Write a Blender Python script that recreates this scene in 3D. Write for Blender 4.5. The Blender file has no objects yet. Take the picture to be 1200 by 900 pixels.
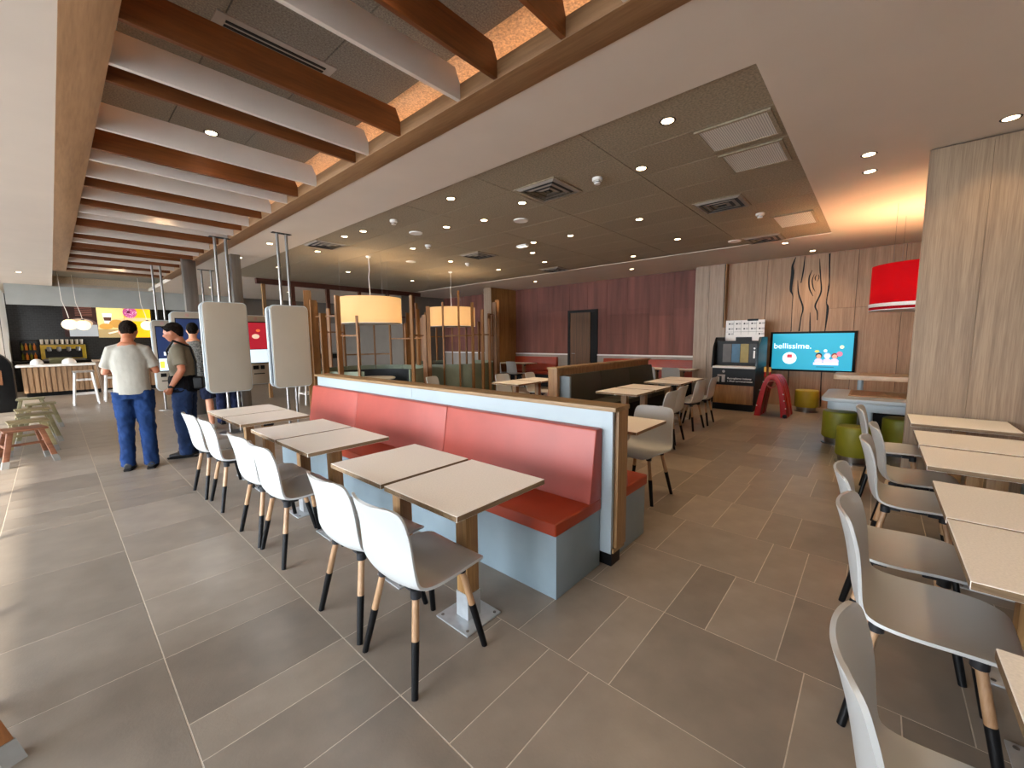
import bpy, bmesh, math, random
from mathutils import Vector, Matrix
import numpy as np
random.seed(7)
C = bpy.context.scene.collection
PI = math.pi

# ------------------------------------------------------------------ camera
CAM_H = 1.5
f_px, pitch, roll, yaw = 478.572, 0.108485, -0.010803, 0.842561
Fv = Vector((math.sin(yaw) * math.cos(pitch), math.cos(yaw) * math.cos(pitch), -math.sin(pitch)))
Rv0 = Vector((math.cos(yaw), -math.sin(yaw), 0)); Uv0 = Rv0.cross(Fv)
Rv = Rv0 * math.cos(roll) + Uv0 * math.sin(roll); Uv = -Rv0 * math.sin(roll) + Uv0 * math.cos(roll)
cam = bpy.data.cameras.new('camera'); cam.sensor_width = 36; cam.lens = 36 * f_px / 1200; cam.clip_start = .05; cam.clip_end = 200
cam_o = bpy.data.objects.new('camera', cam); C.objects.link(cam_o)
m = Matrix((Rv, Uv, -Fv)).transposed().to_4x4(); m.translation = (0, 0, CAM_H); cam_o.matrix_world = m
bpy.context.scene.camera = cam_o

# ------------------------------------------------------------------ world, sun, exposure
vs = bpy.context.scene.view_settings
vs.view_transform = 'Standard'; vs.look = 'None'; vs.gamma = 1; vs.use_curve_mapping = False
vs.exposure = 0.47
W = bpy.data.worlds.new('sky'); bpy.context.scene.world = W; W.use_nodes = True
nt = W.node_tree; bg = nt.nodes['Background']
tc = nt.nodes.new('ShaderNodeTexCoord'); sx = nt.nodes.new('ShaderNodeSeparateXYZ'); rp = nt.nodes.new('ShaderNodeValToRGB')
nt.links.new(tc.outputs['Generated'], sx.inputs[0]); nt.links.new(sx.outputs['Z'], rp.inputs[0]); nt.links.new(rp.outputs[0], bg.inputs[0])
rp.color_ramp.elements[0].color = (.93, .97, 1, 1); rp.color_ramp.elements[1].color = (.45, .66, 1, 1)
bg.inputs[1].default_value = 16.5
sun = bpy.data.lights.new('sun', 'SUN'); sun.energy = 10.0; sun.angle = .02; sun.color = (1, .93, .82)
so = bpy.data.objects.new('sun', sun); C.objects.link(so)
so.rotation_euler = Vector((.80, .32, -.54)).to_track_quat('-Z', 'Y').to_euler()
Z = 3.18            # ceiling height

def area(name, loc, sx_, sy_, power, color, rot=(0, 0, 0), portal=False):
    l = bpy.data.lights.new(name, 'AREA'); l.shape = 'RECTANGLE'; l.size = sx_; l.size_y = sy_; l.energy = power; l.color = color
    if portal: l.cycles.is_portal = True
    o = bpy.data.objects.new(name, l); o.location = loc; o.rotation_euler = rot; C.objects.link(o); return o

# ------------------------------------------------------------------ materials
def lin(h):
    if isinstance(h, tuple): return h
    v = [int(h[i:i + 2], 16) / 255 for i in (0, 2, 4)]
    return tuple(c / 12.92 if c <= .04045 else ((c + .055) / 1.055) ** 2.4 for c in v)
def base_mat(name, col, rough=.5, metal=0, spec=.5):
    m = bpy.data.materials.new(name); m.use_nodes = True
    b = m.node_tree.nodes['Principled BSDF']; b.inputs['Base Color'].default_value = (*lin(col), 1)
    b.inputs['Roughness'].default_value = rough; b.inputs['Metallic'].default_value = metal
    b.inputs['Specular IOR Level'].default_value = spec
    return m, b
def speck(name, col, rough=.5, scale=8, amt=.06, metal=0, bump=0, bscale=60, spec=.5, rand=0, stretch=(1, 1, 1), col2=None):
    """plain surface with soft tone variation, optional fine bump and per-object tone"""
    m, b = base_mat(name, col, rough, metal, spec); n = m.node_tree.nodes; L = m.node_tree.links
    tc = n.new('ShaderNodeTexCoord'); mp = n.new('ShaderNodeMapping'); mp.inputs['Scale'].default_value = stretch
    L.new(tc.outputs['Object'], mp.inputs[0])
    no = n.new('ShaderNodeTexNoise'); no.inputs['Scale'].default_value = scale; no.inputs['Detail'].default_value = 5
    L.new(mp.outputs[0], no.inputs['Vector'])
    c = lin(col); c2 = lin(col2) if col2 else tuple(x * (1 - 2.5 * amt) for x in c); c1 = c if col2 else tuple(min(1, x * (1 + 2.5 * amt)) for x in c)
    r = n.new('ShaderNodeValToRGB'); r.color_ramp.elements[0].position = .3; r.color_ramp.elements[1].position = .7
    r.color_ramp.elements[0].color = (*c2, 1); r.color_ramp.elements[1].color = (*c1, 1)
    L.new(no.outputs[0], r.inputs[0]); out = r.outputs[0]
    if rand:
        oi = n.new('ShaderNodeObjectInfo'); ma = n.new('ShaderNodeMapRange'); ma.inputs[3].default_value = 1 - rand; ma.inputs[4].default_value = 1 + rand
        L.new(oi.outputs['Random'], ma.inputs[0]); mx = n.new('ShaderNodeVectorMath'); mx.operation = 'SCALE'
        L.new(out, mx.inputs[0]); L.new(ma.outputs[0], mx.inputs['Scale']); out = mx.outputs[0]
    L.new(out, b.inputs['Base Color'])
    if bump:
        n2 = n.new('ShaderNodeTexNoise'); n2.inputs['Scale'].default_value = bscale; n2.inputs['Detail'].default_value = 4; L.new(mp.outputs[0], n2.inputs['Vector'])
        bp = n.new('ShaderNodeBump'); bp.inputs['Strength'].default_value = bump; bp.inputs['Distance'].default_value = .01
        L.new(n2.outputs[0], bp.inputs['Height']); L.new(bp.outputs[0], b.inputs['Normal'])
    return m
def wood(name, c1, c2, axis=2, rough=.5, scale=9, rand=.08, st=.07):
    m, b = base_mat(name, c1, rough); n = m.node_tree.nodes; L = m.node_tree.links
    tc = n.new('ShaderNodeTexCoord'); oi = n.new('ShaderNodeObjectInfo')
    ad = n.new('ShaderNodeVectorMath'); ad.operation = 'ADD'
    sc = n.new('ShaderNodeVectorMath'); sc.operation = 'SCALE'; sc.inputs[0].default_value = (7, 5, 9); L.new(oi.outputs['Random'], sc.inputs['Scale'])
    L.new(tc.outputs['Object'], ad.inputs[0]); L.new(sc.outputs[0], ad.inputs[1])
    mp = n.new('ShaderNodeMapping'); s = [1, 1, 1]; s[axis] = st; mp.inputs['Scale'].default_value = s; L.new(ad.outputs[0], mp.inputs[0])
    n1 = n.new('ShaderNodeTexNoise'); n1.inputs['Scale'].default_value = scale; n1.inputs['Detail'].default_value = 6; n1.inputs['Distortion'].default_value = 1.0
    n2 = n.new('ShaderNodeTexNoise'); n2.inputs['Scale'].default_value = scale * 9; n2.inputs['Detail'].default_value = 3
    L.new(mp.outputs[0], n1.inputs[0]); L.new(mp.outputs[0], n2.inputs[0])
    mx = n.new('ShaderNodeMix'); mx.inputs[0].default_value = .4; L.new(n1.outputs[0], mx.inputs[2]); L.new(n2.outputs[0], mx.inputs[3])
    r = n.new('ShaderNodeValToRGB'); r.color_ramp.elements[0].position = .36; r.color_ramp.elements[1].position = .64
    r.color_ramp.elements[0].color = (*lin(c2), 1); r.color_ramp.elements[1].color = (*lin(c1), 1); L.new(mx.outputs[0], r.inputs[0])
    ma = n.new('ShaderNodeMapRange'); ma.inputs[3].default_value = 1 - rand; ma.inputs[4].default_value = 1 + rand
    L.new(oi.outputs['Random'], ma.inputs[0]); ml = n.new('ShaderNodeVectorMath'); ml.operation = 'SCALE'
    L.new(r.outputs[0], ml.inputs[0]); L.new(ma.outputs[0], ml.inputs['Scale']); L.new(ml.outputs[0], b.inputs['Base Color'])
    bp = n.new('ShaderNodeBump'); bp.inputs['Strength'].default_value = .08; bp.inputs['Distance'].default_value = .005; L.new(n2.outputs[0], bp.inputs['Height']); L.new(bp.outputs[0], b.inputs['Normal'])
    return m
def emit(name, col, s):
    m, b = base_mat(name, col, .5); b.inputs['Emission Color'].default_value = (*lin(col), 1); b.inputs['Emission Strength'].default_value = s; return m

M = {}
M['tile'] = speck('floor_tile_stoneware', '867b6e', .34, 5, .05, bump=.06, bscale=90, rand=.19, stretch=(1, 1, 1))
M['grout'] = speck('grout', 'c6baa9', .9, 30, .05)
M['white_ceiling'] = speck('ceiling_paint', 'd3c5b5', .85, 2, .01)
M['dark_panel'] = speck('wood_wool_panel', '9a8c75', .95, 60, .12, bump=.5, bscale=240, rand=.05, stretch=(1, 1, 1))
M['cove_panel'] = speck('acoustic_cove_tile', '7d776c', .95, 90, .16, bump=.4, bscale=200, rand=.06)
M['cove_lit'] = speck('acoustic_cove_lit', 'e2ccae', .95, 70, .14, bump=.4, bscale=200)  # paler copy of the cove tile, LED glow put into the colour
M['oak_beam'] = wood('oak_beam', '9a7450', '7c5837', 1, .45, 7)
M['brown_slat'] = wood('walnut_slat', '80481f', '5e3212', 0, .4, 8)
M['white_slat'] = speck('white_slat_paint', 'd2c7bb', .55, 3, .02)
M['maroon'] = speck('maroon_wall_boards', '72443a', .7, 7, .12, rand=.12, stretch=(1, 1, .08), bump=.1, bscale=40)
M['oak_panel'] = wood('greige_oak_panel', 'ab947e', '8b745f', 2, .5, 17, .03, .03)
M['oak_panel_tv'] = wood('warm_oak_panel', 'b08c6b', '8c6c4d', 2, .5, 18, .02, .03)
M['oak_dark'] = wood('amber_oak_panel', 'a87c46', '80582c', 2, .5, 7, .03)
M['wall_white'] = speck('white_wall_paint', 'dcd8d0', .8, 2, .02)
M['wall_grey'] = speck('grey_wall_paint', '6f675e', .8, 2, .03)
M['black_tile'] = None
M['laminate'] = speck('cream_laminate', 'f3ede3', .33, 140, .03)
M['ply'] = wood('plywood_edge', '8c7355', '6b553b', 0, .6, 20, .04)
M['post'] = wood('oak_post', 'a07a4c', '7e5a30', 2, .45, 12, .06)
M['metal'] = speck('galvanised_steel', 'b9bdbf', .38, 25, .03, .6)
M['steel'] = speck('brushed_steel', '8b8885', .38, 20, .05, 1, stretch=(1, 1, .1))
M['chair_white'] = speck('white_polypropylene', 'b6b8b6', .38, 3, .01)
M['chair_leg'] = wood('beech_leg', 'b08c69', '8f6c4a', 2, .45, 14, .05)
M['black'] = speck('black_plastic', '0b0b0c', .45, 10, .1, spec=.2)
M['darkgrey'] = speck('dark_metal', '242528', .5, 10, .05, spec=.3)
M['coral'] = speck('coral_leatherette', '9e4438', .45, 5, .03, bump=.06, bscale=8)
M['orange_seat'] = speck('rust_orange_leatherette', '983414', .42, 5, .04, bump=.06, bscale=8)
M['bench_base'] = speck('blue_grey_laminate', '7b8a91', .45, 4, .03)
M['part_white'] = speck('white_laminate', '9da9ae', .4, 4, .01)
M['oak_trim'] = wood('oak_trim', 'a08158', '7c5f3c', 1, .5, 12)
M['oak_trim_v'] = wood('oak_trim_upright', 'a07a50', '7c5a34', 2, .5, 12)
M['green_leather'] = speck('dark_green_leatherette', '2b2c20', .5, 5, .05)
M['sage'] = speck('sage_laminate', '7f8a76', .5, 4, .05, rand=.12)
M['navy'] = speck('navy_leatherette', '23282c', .5, 5, .05)
M['lattice'] = wood('lattice_oak', '9a6c3e', '70491f', 2, .5, 12, .22)
M['kiosk'] = speck('kiosk_white', 'a39888', .4, 3, .01)
M['kiosk_rim'] = speck('kiosk_rim_white', 'b4bdc2', .35, 3, .01)
M['kiosk_gap'] = speck('kiosk_gap_blue_grey', '18242c', .5, 3, .04)
M['olive'] = speck('olive_leatherette', '7c7a18', .5, 6, .05)
M['mustard'] = speck('mustard_leatherette', 'a5901f', .5, 6, .05)
M['red_toy'] = speck('red_toy_plastic', 'a81418', .42, 4, .04, spec=.3)

M['wainscot'] = speck('grey_wainscot', '9a9188', .7, 4, .05, stretch=(1, 1, .2))
M['dark_red'] = wood('dark_brown_beam', '5a2c1c', '3f1c10', 0, .5, 8)
M['plastic_white'] = speck('white_plastic', 'e4e0da', .4, 5, .01)
M['counter_wood'] = wood('counter_slats', 'a98663', '7d5f42', 2, .5, 10, .15)
M['counter_top'] = speck('counter_top_pale', 'd8d4cc', .35, 10, .04)
M['glass'] = None

def shade_mat(name, col, e, es):
    """lamp drum fabric: lets the bulb's light through"""
    m = bpy.data.materials.new(name); m.use_nodes = True; n = m.node_tree.nodes; L = m.node_tree.links
    b = n['Principled BSDF']; b.inputs['Base Color'].default_value = (*lin(col), 1); b.inputs['Roughness'].default_value = .9; b.inputs['Specular IOR Level'].default_value = .1
    t = n.new('ShaderNodeBsdfTranslucent'); t.inputs[0].default_value = (*lin(col), 1)
    mx = n.new('ShaderNodeMixShader'); mx.inputs[0].default_value = e
    L.new(b.outputs[0], mx.inputs[1]); L.new(t.outputs[0], mx.inputs[2]); L.new(mx.outputs[0], n['Material Output'].inputs[0])
    w = n.new('ShaderNodeTexWave'); w.inputs['Scale'].default_value = 30; w.bands_direction = 'DIAGONAL'
    bp = n.new('ShaderNodeBump'); bp.inputs['Strength'].default_value = .05; L.new(w.outputs[1], bp.inputs['Height']); L.new(bp.outputs[0], b.inputs['Normal'])
    return m
M['shade'] = shade_mat('cream_lamp_fabric', 'd2b388', .35, 0)
M['shade_glass'] = emit('opal_glass_lit', 'ffe6bf', 1.0)
M['red_shade'] = shade_mat('red_lamp_fabric', '9c0a14', .05, 0)
def glass_mat():
    m = bpy.data.materials.new('window_glass'); m.use_nodes = True; n = m.node_tree.nodes; L = m.node_tree.links
    n.remove(n['Principled BSDF']); t = n.new('ShaderNodeBsdfTransparent'); g = n.new('ShaderNodeBsdfGlossy'); g.inputs['Roughness'].default_value = .02
    f = n.new('ShaderNodeFresnel'); f.inputs[0].default_value = 1.45; mx = n.new('ShaderNodeMixShader'); L.new(f.outputs[0], mx.inputs[0])
    L.new(t.outputs[0], mx.inputs[1]); L.new(g.outputs[0], mx.inputs[2]); L.new(mx.outputs[0], n['Material Output'].inputs[0]); return m
M['glass'] = glass_mat()
def brick_mat():
    m, b = base_mat('black_glazed_wall_tile', '1c1d1f', .3); n = m.node_tree.nodes; L = m.node_tree.links
    tc = n.new('ShaderNodeTexCoord'); mp = n.new('ShaderNodeMapping'); mp.inputs['Rotation'].default_value = (PI / 2, 0, 0); L.new(tc.outputs['Object'], mp.inputs[0])
    br = n.new('ShaderNodeTexBrick'); br.inputs['Scale'].default_value = 4; br.inputs['Color1'].default_value = (.012, .013, .015, 1); br.inputs['Color2'].default_value = (.02, .021, .024, 1)
    br.inputs['Mortar'].default_value = (.045, .045, .045, 1); br.inputs['Mortar Size'].default_value = .015
    L.new(mp.outputs[0], br.inputs[0]); L.new(br.outputs[0], b.inputs['Base Color']); return m
M['black_tile'] = brick_mat()

# ------------------------------------------------------------------ mesh helpers
class MB:
    def __init__(s): s.v = []; s.f = []; s.m = []
    def add(s, vs_, fs, mi=0):
        k = len(s.v); s.v += [tuple(v) for v in vs_]; s.f += [[i + k for i in f] for f in fs]; s.m += [mi] * len(fs); return s
    def box(s, x0, y0, z0, x1, y1, z1, mi=0, side=None):
        x0, x1 = min(x0, x1), max(x0, x1); y0, y1 = min(y0, y1), max(y0, y1); z0, z1 = min(z0, z1), max(z0, z1)
        v = [(x0, y0, z0), (x1, y0, z0), (x1, y1, z0), (x0, y1, z0), (x0, y0, z1), (x1, y0, z1), (x1, y1, z1), (x0, y1, z1)]
        s.add(v, [(0, 3, 2, 1), (4, 5, 6, 7), (0, 1, 5, 4), (1, 2, 6, 5), (2, 3, 7, 6), (3, 0, 4, 7)], mi)
        if side is not None:
            for k in (4, 3, 2, 1): s.m[-k] = side
            s.m[-6] = side
        return s
    def tube(s, pts, r, n=10, mi=0, cap=True):
        pts = [Vector(p) for p in pts]; rs = r if isinstance(r, (list, tuple)) else [r] * len(pts)
        rings = []; up = None
        for i, p in enumerate(pts):
            d = (pts[min(i + 1, len(pts) - 1)] - pts[max(i - 1, 0)]).normalized()
            if up is None:
                up = Vector((0, 0, 1)) if abs(d.z) < .9 else Vector((1, 0, 0))
            a = d.cross(up).normalized(); b = a.cross(d).normalized(); up = b
            rr = rs[i] if isinstance(rs[i], tuple) else (rs[i], rs[i])
            rings.append([p + a * math.cos(2 * PI * k / n) * rr[0] + b * math.sin(2 * PI * k / n) * rr[1] for k in range(n)])
        v = [q for R in rings for q in R]; f = []
        for i in range(len(pts) - 1):
            for k in range(n):
                k2 = (k + 1) % n; f.append((i * n + k, i * n + k2, (i + 1) * n + k2, (i + 1) * n + k))
        if cap: f.append(tuple(range(n))[::-1]); f.append(tuple((len(pts) - 1) * n + k for k in range(n)))
        s.add(v, f, mi); return s
    def lathe(s, c, prof, n=24, mi=0, axis='z'):
        v = []; f = []
        for r, h in prof:
            for k in range(n):
                a = 2 * PI * k / n; x, y = r * math.cos(a), r * math.sin(a)
                v.append((c[0] + x, c[1] + y, c[2] + h) if axis == 'z' else ((c[0] + h, c[1] + x, c[2] + y) if axis == 'x' else (c[0] + x, c[1] + h, c[2] + y)))
        for i in range(len(prof) - 1):
            for k in range(n):
                k2 = (k + 1) % n; f.append((i * n + k, i * n + k2, (i + 1) * n + k2, (i + 1) * n + k))
        if prof[0][0] > 1e-5: f.append(tuple(range(n))[::-1])
        if prof[-1][0] > 1e-5: f.append(tuple((len(prof) - 1) * n + k for k in range(n)))
        s.add(v, f, mi); return s
    def prism(s, poly, axis, a0, a1, mi=0):
        """poly in the two other axes (x,z for axis y; y,z for axis x; x,y for axis z)"""
        def p(u, w, a): return (a, u, w) if axis == 'x' else ((u, a, w) if axis == 'y' else (u, w, a))
        n = len(poly); v = [p(u, w, a0) for u, w in poly] + [p(u, w, a1) for u, w in poly]
        f = [tuple(range(n)), tuple(range(2 * n - 1, n - 1, -1))] + [(i, n + i, n + (i + 1) % n, (i + 1) % n) for i in range(n)]
        s.add(v, f, mi); return s
    def ball(s, c, r, n=16, m_=10, mi=0, sc=(1, 1, 1)):
        v = []; f = []
        for i in range(m_ + 1):
            t = PI * i / m_
            for k in range(n):
                a = 2 * PI * k / n; v.append((c[0] + r * sc[0] * math.sin(t) * math.cos(a), c[1] + r * sc[1] * math.sin(t) * math.sin(a), c[2] + r * sc[2] * math.cos(t)))
        for i in range(m_):
            for k in range(n):
                k2 = (k + 1) % n; f.append((i * n + k, (i + 1) * n + k, (i + 1) * n + k2, i * n + k2))
        s.add(v, f, mi); return s
    def mesh(s, name, mats, off=(0, 0, 0), bevel=0, seg=2, smooth=True, angle=35):
        me = bpy.data.meshes.new(name)
        me.from_pydata([(v[0] - off[0], v[1] - off[1], v[2] - off[2]) for v in s.v], [], s.f)
        for m_ in (mats if isinstance(mats, (list, tuple)) else [mats]): me.materials.append(m_)
        for p, mi in zip(me.polygons, s.m): p.material_index = mi
        bm = bmesh.new(); bm.from_mesh(me)
        bmesh.ops.remove_doubles(bm, verts=bm.verts, dist=1e-5)
        bmesh.ops.recalc_face_normals(bm, faces=bm.faces)
        if bevel:
            es = [e for e in bm.edges if len(e.link_faces) == 2 and e.calc_face_angle(0) > .6]
            bmesh.ops.bevel(bm, geom=es, offset=bevel, segments=seg, profile=.6, affect='EDGES', clamp_overlap=True)
        bm.to_mesh(me); bm.free()
        if smooth:
            me.shade_smooth(); me.set_sharp_from_angle(angle=math.radians(angle))
        return me
def rrect(x0, y0, x1, y1, r, n=6):
    """rounded rectangle outline"""
    out = []
    for cx, cy, a0 in ((x1 - r, y1 - r, 0), (x0 + r, y1 - r, PI / 2), (x0 + r, y0 + r, PI), (x1 - r, y0 + r, 1.5 * PI)):
        for k in range(n + 1): a = a0 + PI / 2 * k / n; out.append((cx + r * math.cos(a), cy + r * math.sin(a)))
    return out
OFF = {}
def thing(name, label, cat, loc=(0, 0, 0), rz=0, group=None):
    o = bpy.data.objects.new(name, None); C.objects.link(o); o.empty_display_size = .1
    o.location = loc; o.rotation_euler = (0, 0, rz); o['label'] = label; o['category'] = cat
    if group: o['group'] = group
    OFF[o.name] = tuple(loc); return o
def part(name, mb, mat, parent=None, label=None, **k):
    """parts are written in world coordinates (parent unrotated while building)"""
    off = OFF.get(parent.name, (0, 0, 0)) if parent else (0, 0, 0)
    me = mb if isinstance(mb, bpy.types.Mesh) else mb.mesh(name, mat, off, **k)
    o = bpy.data.objects.new(name, me); C.objects.link(o); OFF[o.name] = off
    if parent: o.parent = parent
    if label: o['label'] = label
    return o
def tag(o, label, cat, group=None):
    o['label'] = label; o['category'] = cat
    if group: o['group'] = group
    return o
def struct(name, mb, mat, parent=None, label=None, **k):
    o = part(name, mb, mat, parent, label, **k)
    if parent is None: o['kind'] = 'structure'
    return o
def dup(root, loc, rz, label, group=None):
    r = root.copy(); C.objects.link(r); r.location = loc; r.rotation_euler = (0, 0, rz); r['label'] = label
    if group: r['group'] = group
    OFF[r.name] = tuple(loc)
    for ch in list(root.children):
        c = ch.copy(); C.objects.link(c); c.parent = r; c.matrix_parent_inverse = Matrix()
        for g in list(ch.children):
            d = g.copy(); C.objects.link(d); d.parent = c
    return r
def B(*a, **k): return MB().box(*a, **k)
def text(s, size, mat, name, parent, origin, xdir, ydir, depth=.002, align='LEFT', label=None):
    cu = bpy.data.curves.new(name, 'FONT'); cu.body = s; cu.size = size; cu.extrude = depth; cu.align_x = align
    t = bpy.data.objects.new('tmp', cu); C.objects.link(t)
    dg = bpy.context.evaluated_depsgraph_get(); me = bpy.data.meshes.new_from_object(t.evaluated_get(dg)); C.objects.unlink(t)
    x = Vector(xdir).normalized(); y = Vector(ydir).normalized(); z = x.cross(y)
    off = Vector(OFF.get(parent.name, (0, 0, 0)))
    mt = Matrix((x, y, z)).transposed().to_4x4(); mt.translation = Vector(origin) - off
    me.transform(mt); me.materials.clear(); me.materials.append(mat)
    o = bpy.data.objects.new(name, me); C.objects.link(o); o.parent = parent; OFF[o.name] = tuple(off)
    if label: o['label'] = label
    return o

# ================================================================== FLOOR
fl = struct('floor', B(-4.6, -3, -.12, 11, 22, -.0012), M['grout'])
colx = [-.40 + .6285 * k for k in range(-7, 19)]
known = {0: [.35, .98, 1.61, 2.46, 3.10, 4.0, 4.98], 1: [.15, .78, 1.42, 1.72, 1.935, 2.45, 2.68, 3.11, 3.74, 4.3, 5.04], 2: [.25, .88, 1.10, 1.42, 1.93, 2.57, 3.1, 3.4, 4.0], 3: [.15, .78, .99, 1.30, 1.93, 2.57],
         4: [-.05, .26, .57, .78, 1.24, 1.9], 5: [.26, .47, 1.09, 1.72], 6: [-.05, .37, .58, .89, 1.2, 1.42, 2.05], 7: [-.05, .59, .88, 1.10, 1.42], 8: [-.05, .38, .59, .9, 1.11, 1.42, 2.05]}
tiles = []
for ci in range(len(colx) - 1):
    k = ci - 7; x0, x1 = colx[ci], colx[ci + 1]
    if k + 1 in known and False: pass
    ys = list(known.get(k, [])) if k in known else [random.uniform(0, .3)]
    # k=0 is the column that starts at x=-.40
    y = ys[-1]
    while y < 22: y += random.choice((.21, .315, .315, .63, .63)); ys.append(min(y, 22))
    y = ys[0]
    while y > -3: y -= random.choice((.21, .315, .63)); ys.insert(0, max(y, -3))
    for a, b in zip(ys[:-1], ys[1:]):
        if b - a > .02: tiles.append((x0, a, x1, b))
def tile_d(t):
    cx, cy = (t[0] + t[2]) / 2, (t[1] + t[3]) / 2; v = Vector((cx, cy, -CAM_H)); z = v.dot(Fv)
    if z < .3: return 99 + v.length
    u = v.dot(Rv) / z; return v.length + (60 if abs(u) > 1.45 else 0)
tiles.sort(key=tile_d)
g = .0022
cache = {}
for i, (x0, y0, x1, y1) in enumerate(tiles[:296]):
    key = (round(x1 - x0, 3), round(y1 - y0, 3))
    if key not in cache:
        w, h = key; mb = B(g, g, -.012, w - g, h - g, 0); cache[key] = mb.mesh('tile', M['tile'], bevel=.0006, seg=1, smooth=False)
    o = bpy.data.objects.new('tile', cache[key]); C.objects.link(o); o.location = (x0, y0, 0); o.parent = fl
mb = MB()
for (x0, y0, x1, y1) in tiles[296:]: mb.box(x0 + g, y0 + g, -.012, x1 - g, y1 - g, 0)
o = struct('tile_field', mb, M['tile'], fl, smooth=False); o['kind'] = 'stuff'

# ================================================================== CEILING
XR = 10.62   # far wall plane
ce = struct('ceiling', MB().box(2.28, -3, Z, 3.05, 22, Z + .1).box(3.05, -3, Z, 8.67, .67, Z + .1).box(8.67, -3, Z, XR + .2, 22, Z + .1)
            .box(3.05, 12.3, Z, 8.67, 22, Z + .1).box(-4.6, -3, Z, .17, 22, Z + .1).box(.15, 18, Z, 2.28, 22, Z + .1).box(.15, -3, Z, 2.28, -1.5, Z + .1)
            .box(3.0, .6, Z + .1, 8.75, 12.4, Z + .16), M['white_ceiling'], smooth=False)
# dark acoustic panels
nx, ny = 9, 9; px_ = (8.67 - 3.05) / nx; py_ = (12.3 - .67) / ny
pm = B(.003, .003, 0, px_ - .003, py_ - .003, .03).mesh('acoustic_panel', M['dark_panel'], bevel=.002, seg=1, smooth=False)
for i in range(nx):
    for j in range(ny):
        o = bpy.data.objects.new('acoustic_panel', pm); C.objects.link(o); o.location = (3.05 + i * px_, .67 + j * py_, Z + .012); o.parent = ce
struct('ceiling_recess', B(.15, 14.12, Z + .30, 2.62, 18.0, Z + .34), speck('recess_grey', '8f8b80', .9, 3, .03))
# cove above the slats: raised tiled ceiling
cove = struct('trim_1', MB().box(-.15, -1.6, 3.52, 2.62, 18.1, 3.56).box(-.2, -1.6, Z + .1, -.15, 18.1, 3.56).box(2.62, -1.6, Z + .1, 2.67, 18.1, 3.56)
              .box(-.2, -1.65, Z, 2.67, -1.6, 3.56).box(-.2, 18.1, Z + .1, 2.67, 18.15, 3.56), M['cove_lit'], smooth=False)
pm = B(.003, .003, 0, .594, 1.194, .02).mesh('acoustic_panel', M['cove_panel'], bevel=.002, seg=1, smooth=False)
for i in range(3):
    for j in range(13):
        o = bpy.data.objects.new('acoustic_panel', pm); C.objects.link(o); o.location = (.29 + i * .598, -1.5 + j * 1.2, 3.50); o.parent = cove
for nm, xa, lx in (('led_strip', 2.33, 0), ('led_strip', .0, 0)):
    o = part(nm, B(xa, -1.2, Z + .102, xa + .015, 13.8, Z + .112), emit('warm_led', 'ffbe85', 10), cove)
frame = thing('ceiling_beam_frame', 'long oak frame around the ceiling slats', 'beam', (1.2, 6, Z - .004))
part('frame_rail', B(.17, -1.2, Z - .006, .38, 14.1, Z + .11), M['oak_beam'], frame, bevel=.003)
part('frame_rail', B(2.07, -1.2, Z - .006, 2.28, 14.1, Z + .11), M['oak_beam'], frame, bevel=.003)
part('frame_rail', B(.38, 13.9, Z - .006, 2.07, 14.1, Z + .11), M['oak_beam'], frame, bevel=.003)
def slat_mesh(name, mat):
    # profile along x with chamfered top corners
    return MB().prism([(.38, Z + .0), (2.07, Z + .0), (2.07, Z + .11), (2.03, Z + .2), (.38, Z + .2)], 'y', -.016, .016).mesh(name, mat, (.38, 0, Z), bevel=.0015, seg=1, smooth=False)
ms = {'w': slat_mesh('ceiling_slat', M['white_slat']), 'b': slat_mesh('ceiling_slat', M['brown_slat'])}
sl = [('b', .75), ('w', 1.05), ('b', 1.43), ('b', 1.96), ('w', 2.32), ('b', 3.06), ('w', 3.57), ('b', 3.81), ('w', 4.67), ('b', 5.17), ('w', 5.5), ('w', 6.05), ('b', 6.42),
      ('w', 6.95), ('b', 7.3), ('w', 7.72), ('w', 8.05), ('b', 8.6), ('w', 9.2), ('b', 9.6), ('w', 10.0), ('b', 10.5), ('b', 10.9), ('w', 11.3), ('b', 11.8), ('w', 12.4), ('b', 12.9), ('w', 13.4), ('b', 13.8)]
nm_ = {'w': 'white', 'b': 'brown'}
ordw = ['nearest the camera', 'second from the camera', 'third from the camera', 'fourth from the camera', 'fifth from the camera', 'sixth from the camera', 'seventh from the camera', 'eighth from the camera',
        'ninth from the camera', 'tenth from the camera', 'eleventh from the camera', 'twelfth from the camera', 'thirteenth from the camera', 'fourteenth from the camera', 'fifteenth from the camera', 'sixteenth from the camera']
cnt = {'w': 0, 'b': 0}
for k, (c, y) in enumerate(sl):
    o = bpy.data.objects.new('ceiling_slat', ms[c]); C.objects.link(o); o.location = (.38, y, Z)
    tag(o, f'{nm_[c]} ceiling slat in the oak frame, {ordw[cnt[c]]} among the {nm_[c]} ones', 'slat', f'{nm_[c]} slats across the ceiling frame'); cnt[c] += 1
# slot diffuser in cove
t = thing('slot_diffuser', 'grey linear slot air diffuser above the ceiling slats', 'vent', (1.2, 3.21, 3.5))
part('frame', B(.84, 3.1, 3.492, 1.58, 3.32, 3.502), M['wainscot'], t)
for k in range(3): part('slot', B(.9, 3.15 + k * .045, 3.488, 1.52, 3.172 + k * .045, 3.493), M['black'], t)

# ================================================================== WALLS
def panel_wall(name, boards, backing, mat, gap=.004):
    w = struct(name, backing, M['black'])
    for b in boards: part('panel', B(*b), mat, w, bevel=.002, seg=1)
    return w
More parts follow.
